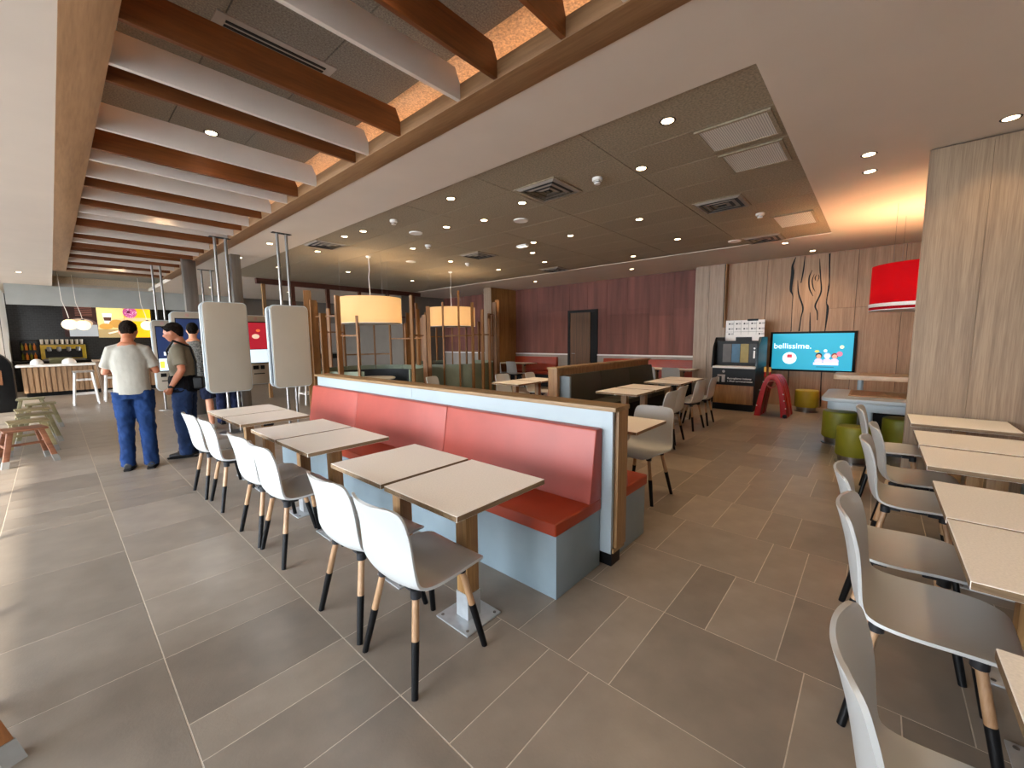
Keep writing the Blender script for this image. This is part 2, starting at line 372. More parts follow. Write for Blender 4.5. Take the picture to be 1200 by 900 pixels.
# far wall, x = XR : tv part in oak panels
ws = [2.69, 1.9, 1.41, .82, .37, -.3, -1.0, -1.7, -2.4, -3.0]
bd = []
for a, b in zip(ws[:-1], ws[1:]):
    for z0, z1 in ((0, 2.06), (2.063, Z)) if a <= .82 else ((0, Z),): bd.append((XR, b + .003, z0, XR + .02, a - .003, z1))
panel_wall('wall_east', bd, B(XR + .015, -3, 0, XR + .2, 2.7, Z), M['oak_panel_tv'])
panel_wall('wall_pilaster', [(10.44, 2.72, 0, 10.46, 3.04, Z - .004), (10.44, 3.046, 0, 10.46, 3.36, Z - .004)], B(10.46, 2.70, 0, XR + .2, 3.36, Z - .004), M['oak_panel'])
struct('trim_2', B(10.44, 2.68, 0, XR + .03, 2.70, Z - .01), M['oak_dark'])
# maroon boards
XM = 10.8
mw = struct('wall_maroon', B(XM + .02, 3.36, 0, XM + .2, 13.3, Z), M['black'])
y = 3.36; rnd0 = random.Random(11)
while y < 13.3:
    y2 = min(y + .64, 13.3)
    if not (y < 7.25 and y2 > 6.2):
        zs = [1.04] + sorted(rnd0.uniform(1.3, 3.0) for _ in range(2)) + [Z]
        for za, zb in zip(zs[:-1], zs[1:]): part('panel', B(XM, y + .001, za + .001, XM + .02, y2 - .001, zb - .001), M['maroon'], mw, bevel=.001, seg=1)
    else:
        part('panel', B(XM, y + .002, 2.37, XM + .02, y2 - .002, Z), M['maroon'], mw)
        if y < 6.2: part('panel', B(XM, y + .002, 1.04, XM + .02, 6.2, 2.37), M['maroon'], mw)
        if y2 > 7.25: part('panel', B(XM, 7.25, 1.04, XM + .02, y2 - .002, 2.37), M['maroon'], mw)
    y = y2
for a, b in ((3.36, 6.2), (7.25, 13.3)):
    part('wainscot', B(XM - .012, a, 0, XM + .02, b, 1.0), M['wainscot'], mw, label='grey wainscot below the maroon boards')
    part('dado_rail', B(XM - .03, a, 1.0, XM + .02, b, 1.04), M['plastic_white'], mw, label='pale dado rail')
dr = struct('door_1', MB().box(XM - .005, 6.46, 0, XM + .035, 7.17, 2.29), wood('dark_oak_door', '6b4826', '4c3018', 2, .5, 14, .02, .03), smooth=False)
part('door_frame', MB().box(XM - .03, 6.2, 0, XM + .12, 6.28, 2.37).box(XM - .03, 7.17, 0, XM + .12, 7.25, 2.37).box(XM - .03, 6.28, 2.29, XM + .12, 7.17, 2.37), M['black'], dr)
part('door_gap_strip', B(XM + .03, 6.28, 0, XM + .07, 6.46, 2.29), M['darkgrey'], dr)  # dark grey strip standing in for the black gap beside the leaf
part('handle', MB().tube([(XM + .0, 7.08, 1.05), (XM - .05, 7.08, 1.05), (XM - .05, 6.96, 1.05)], .01), M['steel'], dr)
# oak column at the far wall
panel_wall('wall_nook', [(9.60, 9.41, 0, XM, 9.43, Z - .004)], B(9.60, 9.43, 0, XM, 9.74, Z - .004), M['oak_dark'])
o = struct('trim_3', B(9.575, 9.41, 0, 9.6, 9.74, Z - .004), M['oak_panel'])
# wall at y = 13.3 and service zone behind
struct('wall_rear', B(8.8, 13.3, 0, XM + .2, 13.45, Z), M['wall_grey'])
struct('wall_recess', B(8.8, 13.45, 0, 8.95, 18.5, Z), M['wall_grey'])
bw = struct('wall_service', B(4.4, 18.2, 0, 8.9, 18.4, Z), M['wall_grey'])
part('dark_band', B(4.4, 18.18, .75, 8.8, 18.2, .95), M['black'], bw)
part('panel', B(5.2, 18.17, 1.0, 7.4, 18.2, 2.3), speck('service_beige', '6e6350', .8, 3, .03), bw)
part('panel', B(7.5, 18.17, 1.0, 8.7, 18.2, 2.3), M['wainscot'], bw)
# brown cross beam with posts
bt = thing('cross_beam', 'dark brown timber beam spanning the ceiling behind the lattice booths', 'beam', (6.2, 12.3, Z))
part('beam', B(3.72, 12.24, 3.04, XM - 1.9, 12.36, Z - .002), M['dark_red'], bt, bevel=.004)
for x in (4.62, 5.6, 6.6, 7.6, 8.6): part('hanger_post', B(x - .05, 12.26, 2.3, x + .05, 12.34, 3.04), M['dark_red'], bt)
part('rail', B(3.9, 12.27, 2.28, 8.75, 12.33, 2.32), M['dark_red'], bt)
part('post', B(3.84, 12.24, 0, 3.92, 12.32, 3.04), M['oak_trim_v'], bt)
# right column (greige oak)
XC = 5.47
panel_wall('wall_column', [(XC, -.6375, 0, XC + .02, -.25, Z - .012), (XC, -1.062, 0, XC + .02, -.6385, Z - .012), (XC, -1.6, 0, XC + .02, -1.063, Z - .012)],
           B(XC + .02, -1.6, 0, XC + .05, -.252, Z - .012), wood('column_oak_panel', 'a0896f', '7d6853', 2, .5, 15, .02, .035))
struct('trim_4', B(XC + .05, -1.6, 0, XC + .07, -.25, Z - .012), M['oak_panel'])
struct('wall_south', MB().box(.9, -1.75, 0, XC + .1, -1.6, Z).box(XC + .05, -3, 0, XR + .2, -2.9, Z).box(XC, -3, 0, XC + .1, -1.75, Z), M['wall_white'])
struct('wall_corner', B(.8, -3, 0, .95, -1.6, Z), M['wall_white'])
# counter side, fascia and back wall
struct('wall_north', MB().box(-.9, 21.3, 0, 9, 21.45, Z), M['black_tile'])
struct('trim_5', B(-.72, 17.9, 2.62, 4.6, 18.05, Z), speck('fascia_grey', 'a9aca8', .6, 3, .02))
lw = panel_wall('wall_west', [(-4.6 + k * .93, 18.25, 0, -3.676 + k * .93, 18.27, Z) for k in range(4)], B(-4.6, 18.27, 0, -.88, 18.4, Z), wood('pale_oak_panel', 'cfc3b4', 'b3a596', 2, .5, 5, .03))
struct('wall_niche', B(-1.0, 18.4, 0, -.88, 21.3, Z), M['wall_white'])
struct('baseboard_west', B(-4.6, 18.22, 0, -.9, 18.25, .1), M['black'])
# windows: glazed front, west side and south side
def window_wall(name, a0, a1, along, pos, n, portal_rot):
    w = struct(name, (MB().box(pos - .1, a0, 0, pos, a1, .12).box(pos - .1, a0, 2.9, pos, a1, Z)) if along == 'y' else (MB().box(a0, pos - .1, 0, a1, pos, .12).box(a0, pos - .1, 2.9, a1, pos, Z)), M['darkgrey'])
    st = (a1 - a0) / n
    for k in range(n + 1):
        c = a0 + k * st
        part('mullion', B(pos - .09, c - .04, .12, pos - .01, c + .04, 2.9) if along == 'y' else B(c - .04, pos - .09, .12, c + .04, pos - .01, 2.9), M['darkgrey'], w)
    for k in range(n):
        c0, c1 = a0 + k * st + .04, a0 + (k + 1) * st - .04
        part('pane', B(pos - .055, c0, .12, pos - .045, c1, 2.9) if along == 'y' else B(c0, pos - .055, .12, c1, pos - .045, 2.9), M['glass'], w)
    return w
window_wall('window_1', .4, 18.25, 'y', -4.5, 12, None)
struct('wall_unseen_west', B(-4.62, -3, 0, -4.5, .4, Z), M['wall_white'])  # unseen stretch made solid to cut daylight on the near right
window_wall('window_2', -4.5, -2.1, 'x', -3, 2, None)
struct('wall_unseen_south', B(-2.1, -3.12, 0, .95, -3, Z), M['wall_white'])  # unseen wall closing part of the south glazing to dim the right ceiling
area('window_portal', (-4.62, 9.3, 1.5), 2.9, 17.8, 1, (1, 1, 1), (0, -PI / 2, 0), True)
area('window_portal', (-3.3, -3.15, 1.5), 2.3, 2.9, 1, (1, 1, 1), (PI / 2, 0, 0), True)
struct('bounce_pavement', B(-40, -30, -.2, -4.7, 45, -.13), speck('pavement_concrete', 'a8a49c', .9, 3, .05))  # unseen ground plane added to bounce daylight in through the windows
o = struct('bounce_pavement', B(-4.7, -30, -.2, 40, -3.2, -.13), speck('pavement_concrete', 'a8a49c', .9, 3, .05))  # second unseen bounce plane, outside the south side

# ================================================================== TABLES
def make_table(label, group):
    t = thing('dining_table', label, 'table', (0, 0, 0), 0, group)
    top = MB().box(-.31, -.288, .722, .31, .288, .75, 0, side=1)
    part('table_top', top, [M['laminate'], M['ply']], t, bevel=.002, seg=1)
    p = part('post', B(-.042, -.042, .12, .042, .042, .722), M['post'], t, bevel=.003)
    part('shoe', MB().box(-.046, -.046, .008, .046, .046, .15), M['metal'], p, label='galvanised post shoe')
    part('bracket', MB().box(-.16, -.03, .712, .16, .03, .722).box(-.046, -.05, .66, .046, -.043, .715), M['darkgrey'], p)
    bp = part('base_plate', B(-.125, -.125, 0, .125, .125, .009), M['metal'], t, bevel=.002)
    bl = MB()
    for sx_, sy_ in ((-1, -1), (1, -1), (1, 1), (-1, 1)): bl.lathe((sx_ * .1, sy_ * .1, .009), [(.009, 0), (.009, .003), (.004, .005)], 10)
    part('bolts', bl, M['steel'], bp)
    return t
G_T = 'square cafe tables'
tb0 = make_table('', G_T)
coral_tbl = [(1.58, 'nearest the camera, by the end of the coral bench'), (2.19, 'second from the camera, along the coral bench'), (3.11, 'third from the camera, along the coral bench'),
             (3.72, 'fourth from the camera, along the coral bench'), (4.60, 'fifth from the camera, along the coral bench'), (5.21, 'at the far end of the coral bench, before the kiosks')]
first = True
for y, l in coral_tbl:
    lab = 'cream topped square table, ' + l
    if first: tb0.location = (1.395, y, 0); tb0['label'] = lab; first = False
    else: dup(tb0, (1.395, y, 0), 0, lab)
right_tbl = [(5.13, 'against the greige oak column'), (4.22, 'second from the oak column in the right hand row'), (3.595, 'third from the oak column in the right hand row'), (2.69, 'fourth from the oak column in the right hand row'),
             (2.095, 'fifth from the oak column in the right hand row'), (1.16, 'cut by the right edge, nearest the camera on the right')]
for x, l in right_tbl: dup(tb0, (x, -.57, 0), PI / 2, 'pale square table ' + l)
dup(tb0, (3.36, 1.68, 0), 0, 'square oak edged table behind the end of the white topped partition')
for x, l in ((5.42, 'left half of the nearer pair'), (6.06, 'right half of the nearer pair'), (7.05, 'left half of the further pair'), (7.68, 'right half of the further pair')):
    dup(tb0, (x, 2.66, 0), PI / 2, f'warm lit square table before the dark green bench, {l}')
for x, l in ((5.42, 'left'), (6.06, 'right')): dup(tb0, (x, 4.75, 0), PI / 2, f'small square table behind the low oak partition, {l} one of the pair')
for y, l in ((4.08, 'left'), (3.45, 'right')): dup(tb0, (10.0, y, 0), 0, f'far square table before the red wall bench beside the pilaster, {l} one')
for y, l in ((9.05, 'left'), (8.4, 'right')): dup(tb0, (10.0, y, 0), 0, f'distant square table by the red bench left of the dark doorway, {l} one')

# ================================================================== CHAIRS
def catmull(P, n):
    P = [np.array(p, float) for p in P]; out = []
    for i in range(len(P) - 1):
        p0 = P[max(i - 1, 0)]; p1 = P[i]; p2 = P[i + 1]; p3 = P[min(i + 2, len(P) - 1)]
        for k in range(n):
            t = k / n; out.append(.5 * ((2 * p1) + (-p0 + p2) * t + (2 * p0 - 5 * p1 + 4 * p2 - p3) * t * t + (-p0 + 3 * p1 - 3 * p2 + p3) * t ** 3))
    out.append(P[-1]); return out
def shell_mesh():
    # (forward, height, half width, cross curve up, cross curve forward)
    pr = [(.232, .418, .120, 0, 0), (.232, .430, .165, .002, 0), (.215, .445, .196, .006, 0), (.16, .452, .217, .012, 0), (.08, .448, .226, .018, 0), (0, .440, .229, .022, .0), (-.08, .434, .228, .026, .004),
          (-.145, .440, .224, .026, .012), (-.188, .465, .218, .02, .022), (-.208, .51, .212, .012, .030), (-.220, .57, .207, .006, .036), (-.232, .64, .204, .002, .042), (-.246, .71, .202, 0, .046),
          (-.262, .77, .199, 0, .046), (-.272, .805, .188, 0, .043), (-.278, .823, .165, 0, .034), (-.280, .828, .120, 0, .02)]
    R = catmull(pr, 2); n = 14; th = .012
    top = []
    for f, z, w, cu, cf in R:
        top.append([Vector((f + cf * (abs(u) ** 2.2), w * u, z + cu * abs(u) ** 2.4)) for u in [2 * k / n - 1 for k in range(n + 1)]])
    m_ = len(R); nor = []
    for i in range(m_):
        row = []
        for k in range(n + 1):
            a = top[min(i + 1, m_ - 1)][k] - top[max(i - 1, 0)][k]; b = top[i][min(k + 1, n)] - top[i][max(k - 1, 0)]
            row.append(a.cross(b).normalized())
        nor.append(row)
    v = []; f = []
    for i in range(m_):
        for k in range(n + 1): v.append(top[i][k] + nor[i][k] * th / 2)
    for i in range(m_):
        for k in range(n + 1): v.append(top[i][k] - nor[i][k] * th / 2)
    N = m_ * (n + 1); ix = lambda i, k, s=0: s * N + i * (n + 1) + k
    for i in range(m_ - 1):
        for k in range(n):
            f.append((ix(i, k), ix(i, k + 1), ix(i + 1, k + 1), ix(i + 1, k))); f.append((ix(i, k, 1), ix(i + 1, k, 1), ix(i + 1, k + 1, 1), ix(i, k + 1, 1)))
    for i in range(m_ - 1):
        f.append((ix(i, 0), ix(i + 1, 0), ix(i + 1, 0, 1), ix(i, 0, 1))); f.append((ix(i, n), ix(i, n, 1), ix(i + 1, n, 1), ix(i + 1, n)))
    for k in range(n):
        f.append((ix(0, k), ix(0, k, 1), ix(0, k + 1, 1), ix(0, k + 1))); f.append((ix(m_ - 1, k), ix(m_ - 1, k + 1), ix(m_ - 1, k + 1, 1), ix(m_ - 1, k, 1)))
    return MB().add(v, f).mesh('shell', M['chair_white'], angle=50)
def make_chair():
    t = thing('shell_chair', '', 'chair', (0, 0, 0))
    part('shell', shell_mesh(), None, t, )
    br = MB().box(-.13, -.10, .405, .13, .10, .425)
    for sx_ in (-1, 1):
        for sy_ in (-1, 1): br.lathe((sx_ * .13, sy_ * .13, .39), [(.024, 0), (.024, .04)], 12).box(sx_ * .06, sy_ * .06, .41, sx_ * .14, sy_ * .14, .425)
    part('seat_frame', br, M['darkgrey'], t)
    for sx_ in (-1, 1):
        for sy_ in (-1, 1):
            a = Vector((sx_ * .13, sy_ * .13, .41)); b = Vector((sx_ * .205, sy_ * .205, 0)); c = a.lerp(b, .46)
            l = part('leg', MB().tube([a, c], [.0155, .0165], 12), M['chair_leg'], t)
            part('leg_sleeve', MB().tube([c, b], [.0175, .0145], 12), M['black'], l, label='black dipped lower leg')
    return t
ch0 = make_chair()
def chair(x, y, rz, label, group, first=[True]):
    if first[0]:
        ch0.location = (x, y, 0); ch0.rotation_euler = (0, 0, rz); ch0['label'] = label; ch0['group'] = group; first[0] = False; return ch0
    return dup(ch0, (x, y, 0), rz, label, group)
gL = 'white shell chairs along the coral bench'
for k, (x, y, rz) in enumerate([(1.09, 1.56, .0), (1.09, 2.04, .03), (1.10, 3.05, .0), (1.09, 3.50, .02), (1.09, 4.44, -.02), (1.06, 4.93, .03)]):
    chair(x, y, rz, 'white shell chair facing the coral bench, ' + ['nearest the camera', 'second from the camera', 'third from the camera', 'fourth from the camera', 'fifth from the camera', 'furthest of its row'][k], gL)
gR = 'white shell chairs at the right hand tables'
for k, (x, y, rz) in enumerate([(1.155, -.245, -PI / 2 + .05), (2.11, -.20, -PI / 2 - .03), (2.67, -.155, -PI / 2 + .04), (3.555, -.235, -PI / 2), (4.13, -.275, -PI / 2 + .04), (5.10, -.17, -PI / 2)]):
    chair(x, y, rz, 'white shell chair at the right hand tables, ' + ['cut by the bottom edge, nearest the camera', 'second from the bottom edge', 'third from the bottom edge', 'fourth from the bottom edge', 'fifth from the bottom edge', 'furthest, by the oak column'][k], gR)
chair(3.665, 1.61, PI - .05, 'white shell chair behind the table at the partition end', 'white shell chairs beyond the partition')
for k, (x, y, rz) in enumerate([(5.27, 2.16, PI / 2), (5.88, 2.24, PI / 2 + .05), (6.95, 2.30, PI / 2 - .1), (7.50, 2.28, PI / 2 + .05)]):
    chair(x, y, rz, 'white shell chair facing the dark green bench, ' + ['nearest the partition end', 'second from the partition end', 'third from the partition end', 'furthest, toward the recycling station'][k], 'white shell chairs at the green bench')
chair(4.75, 5.95, PI * .0 - 1.2, 'white shell chair seen from behind left of the small tables', 'white shell chairs in the middle zone')
chair(5.85, 5.25, -PI / 2, 'white shell chair peeking over the far side of the small tables, left one', 'white shell chairs in the middle zone')
chair(6.5, 5.05, -PI / 2 + .2, 'white shell chair peeking over the far side of the small tables, right one', 'white shell chairs in the middle zone')
chair(9.58, 4.06, 0, 'far white shell chair at the red wall bench, left one', 'far white shell chairs')
chair(9.50, 3.46, 0, 'far white shell chair at the red wall bench, right one', 'far white shell chairs')
chair(9.60, 8.4, 0, 'distant white shell chair left of the dark doorway, right one', 'far white shell chairs')
chair(9.55, 9.05, .1, 'distant white shell chair left of the dark doorway, left one by the oak column', 'far white shell chairs')

# ================================================================== MAIN PARTITION WITH BENCHES
t = thing('partition', 'white faced low partition with oak cap behind the coral bench', 'partition', (2.39, 3.5, 0))
part('core', B(2.33, 1.24, .1, 2.46, 5.56, 1.035), M['oak_trim_v'], t)
for a, b in ((1.21, 3.37), (3.373, 5.50)): part('panel', B(2.305, a, .1, 2.33, b, 1.04), M['part_white'], t)
part('panel', B(2.46, 1.24, .1, 2.475, 5.50, 1.04), M['part_white'], t)
part('cap', B(2.30, 1.19, 1.04, 2.50, 5.58, 1.068), M['oak_trim'], t, bevel=.002)
part('end_post', B(2.345, 1.19, .13, 2.475, 1.24, 1.04), M['oak_trim_v'], t, bevel=.002)
part('end_shoe', B(2.32, 1.20, .1, 2.475, 1.245, .13), M['oak_trim'], t)
part('end_post', B(2.345, 5.50, .13, 2.475, 5.56, 1.04), M['oak_trim_v'], t, bevel=.002)
part('plinth', B(2.335, 1.22, 0, 2.45, 5.54, .1), M['black'], t)
def bench(label, x0, xb, y0, y1, seams, seat_m, back_m, side, base_m='bench_base', z_back=.93):
    """x0 front edge, xb back edge (wall side); side=+1 when the bench faces -x"""
    t = thing('bench', label, 'bench', ((x0 + xb) / 2, (y0 + y1) / 2, 0))
    part('base', B(x0 + side * .02, y0, 0, xb, y1, .385), M[base_m], t, bevel=.002)
    ys = [y0 - .012] + seams + [y1]
    for a, b in zip(ys[:-1], ys[1:]):
        part('seat_cushion', B(x0, a + .002, .385, xb, b - .002, .465), M[seat_m], t, bevel=.016, seg=3)
        s = side; P = [(xb, .46), (xb - s * .15, .462), (xb - s * .075, z_back), (xb, z_back)]
        part('back_cushion', MB().prism(P, 'y', a + .002, b - .002), M[back_m], t, bevel=.012, seg=3)
    return t
bench('coral leatherette bench with grey blue base along the white partition', 1.79, 2.303, 1.29, 5.48, [2.74, 4.29], 'orange_seat', 'coral', 1)
bench('orange seated bench on the far side of the white partition', 2.95, 2.478, 1.26, 5.48, [2.74, 4.29], 'orange_seat', 'coral', -1)

# right-hand bench against the south wall
def bench_y(label, y0, yb, x0, x1, seams, seat_m, back_m, side, base_m='bench_base', z_back=.93):
    t = thing('bench', label, 'bench', ((x0 + x1) / 2, (y0 + yb) / 2, 0))
    part('base', B(x0, y0 + side * .02, 0, x1, yb, .385), M[base_m], t)
    xs = [x0] + seams + [x1]
    for a, b in zip(xs[:-1], xs[1:]):
        part('seat_cushion', B(a + .002, y0, .385, b - .002, yb, .465), M[seat_m], t, bevel=.016, seg=3)
        s = side; P = [(yb, .46), (yb - s * .15, .462), (yb - s * .075, z_back), (yb, z_back)]
        part('back_cushion', MB().prism(P, 'x', a + .002, b - .002), M[back_m], t, bevel=.012, seg=3)
    return t
bench_y('rust orange bench hidden behind the right hand tables', -.99, -1.598, .96, 5.46, [2.4, 3.9], 'orange_seat', 'coral', -1)

# green bench partition along x
t = thing('partition', 'low oak capped partition behind the dark green bench', 'partition', (6.8, 3.72, 0))
part('core', B(5.22, 3.69, .0, 8.6, 3.80, 1.03), M['oak_trim_v'], t)
part('end_post', B(5.15, 3.66, 0, 5.22, 3.83, 1.03), M['oak_trim_v'], t, bevel=.002)
part('cap', B(5.13, 3.65, 1.03, 8.62, 3.84, 1.06), M['oak_trim'], t, bevel=.002)
part('side_panel', B(5.26, 3.5, 0, 5.3, 3.69, .92), M['bench_base'], t, label='blue grey side panel')
bench_y('dark green leatherette bench along the low oak partition', 3.13, 3.688, 5.31, 8.6, [6.4, 7.5], 'green_leather', 'green_leather', 1, 'black')
bench_y('rust orange bench behind the low oak partition', 4.36, 3.842, 5.31, 8.6, [6.4, 7.5], 'orange_seat', 'coral', -1)
def wall_bench(label, y0, y1):
    t = thing('bench', label, 'bench', (10.5, (y0 + y1) / 2, 0))
    part('base', B(10.33, y0, 0, 10.785, y1, .385), M['black'], t)
    part('seat_cushion', B(10.3, y0, .385, 10.785, y1, .465), M['orange_seat'], t, bevel=.015)
    part('back_cushion', MB().prism([(10.785, .46), (10.66, .462), (10.70, .93), (10.785, .93)], 'y', y0, y1), M['orange_seat'], t, bevel=.012)
wall_bench('red orange wall bench between the pilaster and the dark doorway', 3.38, 5.95)
wall_bench('red orange wall bench left of the dark doorway', 7.62, 9.39)

# ================================================================== LATTICE BOOTHS
R0 = 1.08
def arc_wall(cx, cy, r0, r1, a0, a1, z0, z1, n=24):
    mb = MB(); v = []; f = []
    for k in range(n + 1):
        a = a0 + (a1 - a0) * k / n
        for r, z in ((r0, z0), (r1, z0), (r1, z1), (r0, z1)): v.append((cx + r * math.cos(a), cy + r * math.sin(a), z))
    for k in range(n):
        for j in range(4): f.append((4 * k + j, 4 * k + (j + 1) % 4, 4 * k + 4 + (j + 1) % 4, 4 * k + 4 + j))
    f.append((3, 2, 1, 0)); f.append(tuple(4 * n + j for j in range(4)))
    mb.add(v, f); return mb
def booth(label, cx, cy, gap0, gap1, posts, rails):
    """round booth: curved low wall (open between gap0..gap1 degrees), bench inside, lattice posts on the wall"""
    t = thing('round_booth', label, 'booth', (cx, cy, 0))
    a0 = math.radians(gap1); a1 = math.radians(gap0 + 360); nseg = 9
    for k in range(nseg):
        b0 = a0 + (a1 - a0) * k / nseg + .006; b1 = a0 + (a1 - a0) * (k + 1) / nseg - .006
        part('wall_panel', arc_wall(cx, cy, R0 - .04, R0, b0, b1, 0, .95, 4), M['sage'], t)
    part('bench_back', arc_wall(cx, cy, R0 - .13, R0 - .045, a0 + .05, a1 - .05, .46, .86), M['navy'], t, bevel=0)
    part('bench_seat', arc_wall(cx, cy, R0 - .55, R0 - .045, a0 + .05, a1 - .05, .0, .46), M['navy'], t)
    for deg, top, w in posts:
        a = math.radians(deg); base = 0.0
        p0 = Vector((cx + (R0 + .022) * math.cos(a), cy + (R0 + .022) * math.sin(a), 0))
        e = Vector((math.cos(a), math.sin(a), 0)); q = Vector((-math.sin(a), math.cos(a), 0))
        vv = [p0 + e * sx_ * w / 2 + e * w / 2 + q * sy_ * .018 + Vector((0, 0, z)) for z in (base, top) for sx_, sy_ in ((-1, -1), (1, -1), (1, 1), (-1, 1))]
        part('lattice_post', MB().add(vv, [(3, 2, 1, 0), (4, 5, 6, 7), (0, 1, 5, 4), (1, 2, 6, 5), (2, 3, 7, 6), (3, 0, 4, 7)]), M['lattice'], t, bevel=.002, seg=1)
    for d0, d1, z in rails:
        part('lattice_rail', arc_wall(cx, cy, R0 + .03, R0 + .06, math.radians(d0), math.radians(d1), z - .014, z + .014, 5), M['lattice'], t)
    return t
rnd = random.Random(3)
postsA = [(150, 2.42, .13), (163, 2.2, .1), (176, 2.3, .13), (190, 2.05, .12), (203, 2.42, .13), (218, 2.0, .06), (235, 2.0, .0)][:6]
postsA = [(130, 2.3, .12), (142, 2.05, .1), (155, 2.2, .12), (168, 2.45, .13), (182, 2.25, .12), (196, 2.0, .13), (212, 2.30, .13), (228, 1.95, .06),
          (280, 2.35, .07), (300, 2.0, .09), (318, 2.2, .08), (340, 2.1, .08), (0, 2.2, .07), (20, 1.9, .07), (40, 2.1, .06), (58, 1.95, .06), (75, 2.1, .06), (92, 2.0, .06), (110, 2.2, .08)]
railsA = [(168, 182, 1.55), (182, 212, 1.95), (212, 228, 1.6), (130, 155, 1.5), (280, 300, 1.6), (340, 400, 1.55), (40, 92, 1.2), (92, 130, 1.7)]
booth('round booth inside an oak lattice screen, left one under the larger lamp', 4.39, 7.74, 232, 278, postsA, railsA)
postsB = [(150, 1.9, .1), (168, 2.15, .1), (185, 2.35, .06), (202, 2.05, .05), (220, 2.35, .05), (238, 2.6, .06), (254, 2.35, .09), (268, 2.2, .08), (281, 2.0, .06), (294, 2.4, .09), (306, 2.2, .1), (318, 2.5, .1), (332, 2.2, .1),
          (350, 2.2, .1), (10, 2.0, .08), (30, 2.2, .08), (50, 2.0, .06), (72, 2.2, .06), (95, 2.1, .07), (118, 2.2, .07)]
railsB = [(168, 185, 1.6), (220, 254, 1.6), (254, 281, 1.62), (281, 318, 2.1), (281, 306, 1.6), (10, 50, 1.2), (50, 95, 1.6)]
booth('round booth inside an oak lattice screen, right one under the smaller looking lamp', 6.76, 8.04, 20, 60, postsB, railsB)
for (x, y, l) in ((4.39, 7.74, 'left'), (6.76, 8.04, 'right')):
    t = thing('round_table', f'round pale table inside the {l} lattice booth', 'table', (x, y, 0))
    part('table_top', MB().lathe((x, y, .72), [(0, 0), (.42, 0), (.425, .004), (.425, .026), (.42, .03), (0, .03)], 32), M['laminate'], t)
    part('pedestal', MB().lathe((x, y, 0), [(.25, 0), (.25, .012), (.04, .02), (.04, .72)], 20), M['darkgrey'], t)

# ================================================================== LAMPS
def drum_lamp(label, x, y, z0, z1, r, mat, power, color, cord_mat, cat='lamp', top=Z + .012):
    t = thing('drum_pendant_lamp', label, cat, (x, y, top))
    n = 48
    mb = MB().lathe((x, y, 0), [(r, z0), (r, z1)], n); mb.f = [f for f in mb.f if len(f) == 4]; mb.m = [0] * len(mb.f)
    part('shade', mb, mat, t)
    part('shade_rim', MB().lathe((x, y, 0), [(r + .003, z0 - .003), (r + .003, z0 + .008), (r - .003, z0 + .008), (r - .003, z0 - .003), (r + .003, z0 - .003)], n), M['plastic_white'], t)
    part('diffuser', MB().lathe((x, y, z0 + .006), [(0, 0), (r - .006, 0), (r - .006, .004), (0, .004)], n), emit('lamp_diffuser', 'ffe4ba', 1.0), t)
    c = MB().tube([(x, y, top), (x + .01, y, (top + z1) / 2 + .15), (x - .015, y, (top + z1) / 2), (x, y, z1 + .1), (x, y, z1 - .1)], .007, 8)
    part('cord', c, cord_mat, t)
    part('ceiling_rose', MB().lathe((x, y, top - .03), [(0, 0), (.04, 0), (.055, .03)], 16), M['plastic_white'], t)
    w = MB()
    for k in range(3):
        a = 2 * PI * k / 3 + .4; w.tube([(x + r * .96 * math.cos(a), y + r * .96 * math.sin(a), z1), (x + r * .96 * math.cos(a), y + r * .96 * math.sin(a), top)], .0015, 4)
        w.tube([(x + r * .98 * math.cos(a), y + r * .98 * math.sin(a), z1 - .02), (x, y, z1 - .02)], .003, 4)
    part('suspension_wires', w, M['steel'], t)
    l = bpy.data.lights.new('bulb', 'POINT'); l.energy = power; l.color = color; l.shadow_soft_size = .12
    lo = bpy.data.objects.new('bulb', l); C.objects.link(lo); lo.location = (x, y, (z0 + z1) / 2 + .05)
drum_lamp('large cream drum pendant lamp over the left lattice booth', 4.39, 7.74, 1.85, 2.36, .6, M['shade'], 17, (1, .88, .70), M['plastic_white'])
drum_lamp('cream drum pendant lamp over the right lattice booth', 6.76, 8.04, 1.84, 2.30, .58, M['shade'], 17, (1, .88, .70), M['plastic_white'])
drum_lamp('red drum pendant lamp over the play corner', 7.75, -.38, 1.84, 2.44, .5, M['red_shade'], 110, (1, .62, .32), M['steel'], top=Z)
part('shade_band', MB().lathe((7.75, -.38, 0), [(.508, 1.885), (.508, 1.93), (.503, 1.93), (.503, 1.885), (.508, 1.885)], 48), M['laminate'], bpy.data.objects['drum_pendant_lamp.002'], label='pale band near the lower rim')

# ================================================================== DOWNLIGHTS AND CEILING FITTINGS
bulb_m = emit('downlight_lens', 'ffe2b8', 9)
def ring_mesh(mat):
    return MB().lathe((0, 0, -.004), [(.045, .004), (.058, .0), (.062, .004), (.062, .008), (.045, .012), (.045, .004)], 24).mesh('trim_ring', mat)
ring_d = ring_mesh(M['black']); lens = MB().lathe((0, 0, 0), [(0, -.002), (.046, -.002), (.046, .006), (0, .006)], 20).mesh('lens', bulb_m)
def downlight(x, y, z, label, energy=28, group='recessed downlights'):
    t = thing('downlight', label, 'downlight', (x, y, z), 0, group)
    for nm, me in (('trim_ring', ring_d), ('lens', lens)):
        o = bpy.data.objects.new(nm, me); C.objects.link(o); o.parent = t
    if energy:
        l = bpy.data.lights.new('spot', 'SPOT'); l.energy = energy; l.color = (1, .69, .40); l.spot_size = 1.9; l.spot_blend = 1; l.shadow_soft_size = .09
        lo = bpy.data.objects.new('spot', l); C.objects.link(lo); lo.location = (x, y, z - .012)
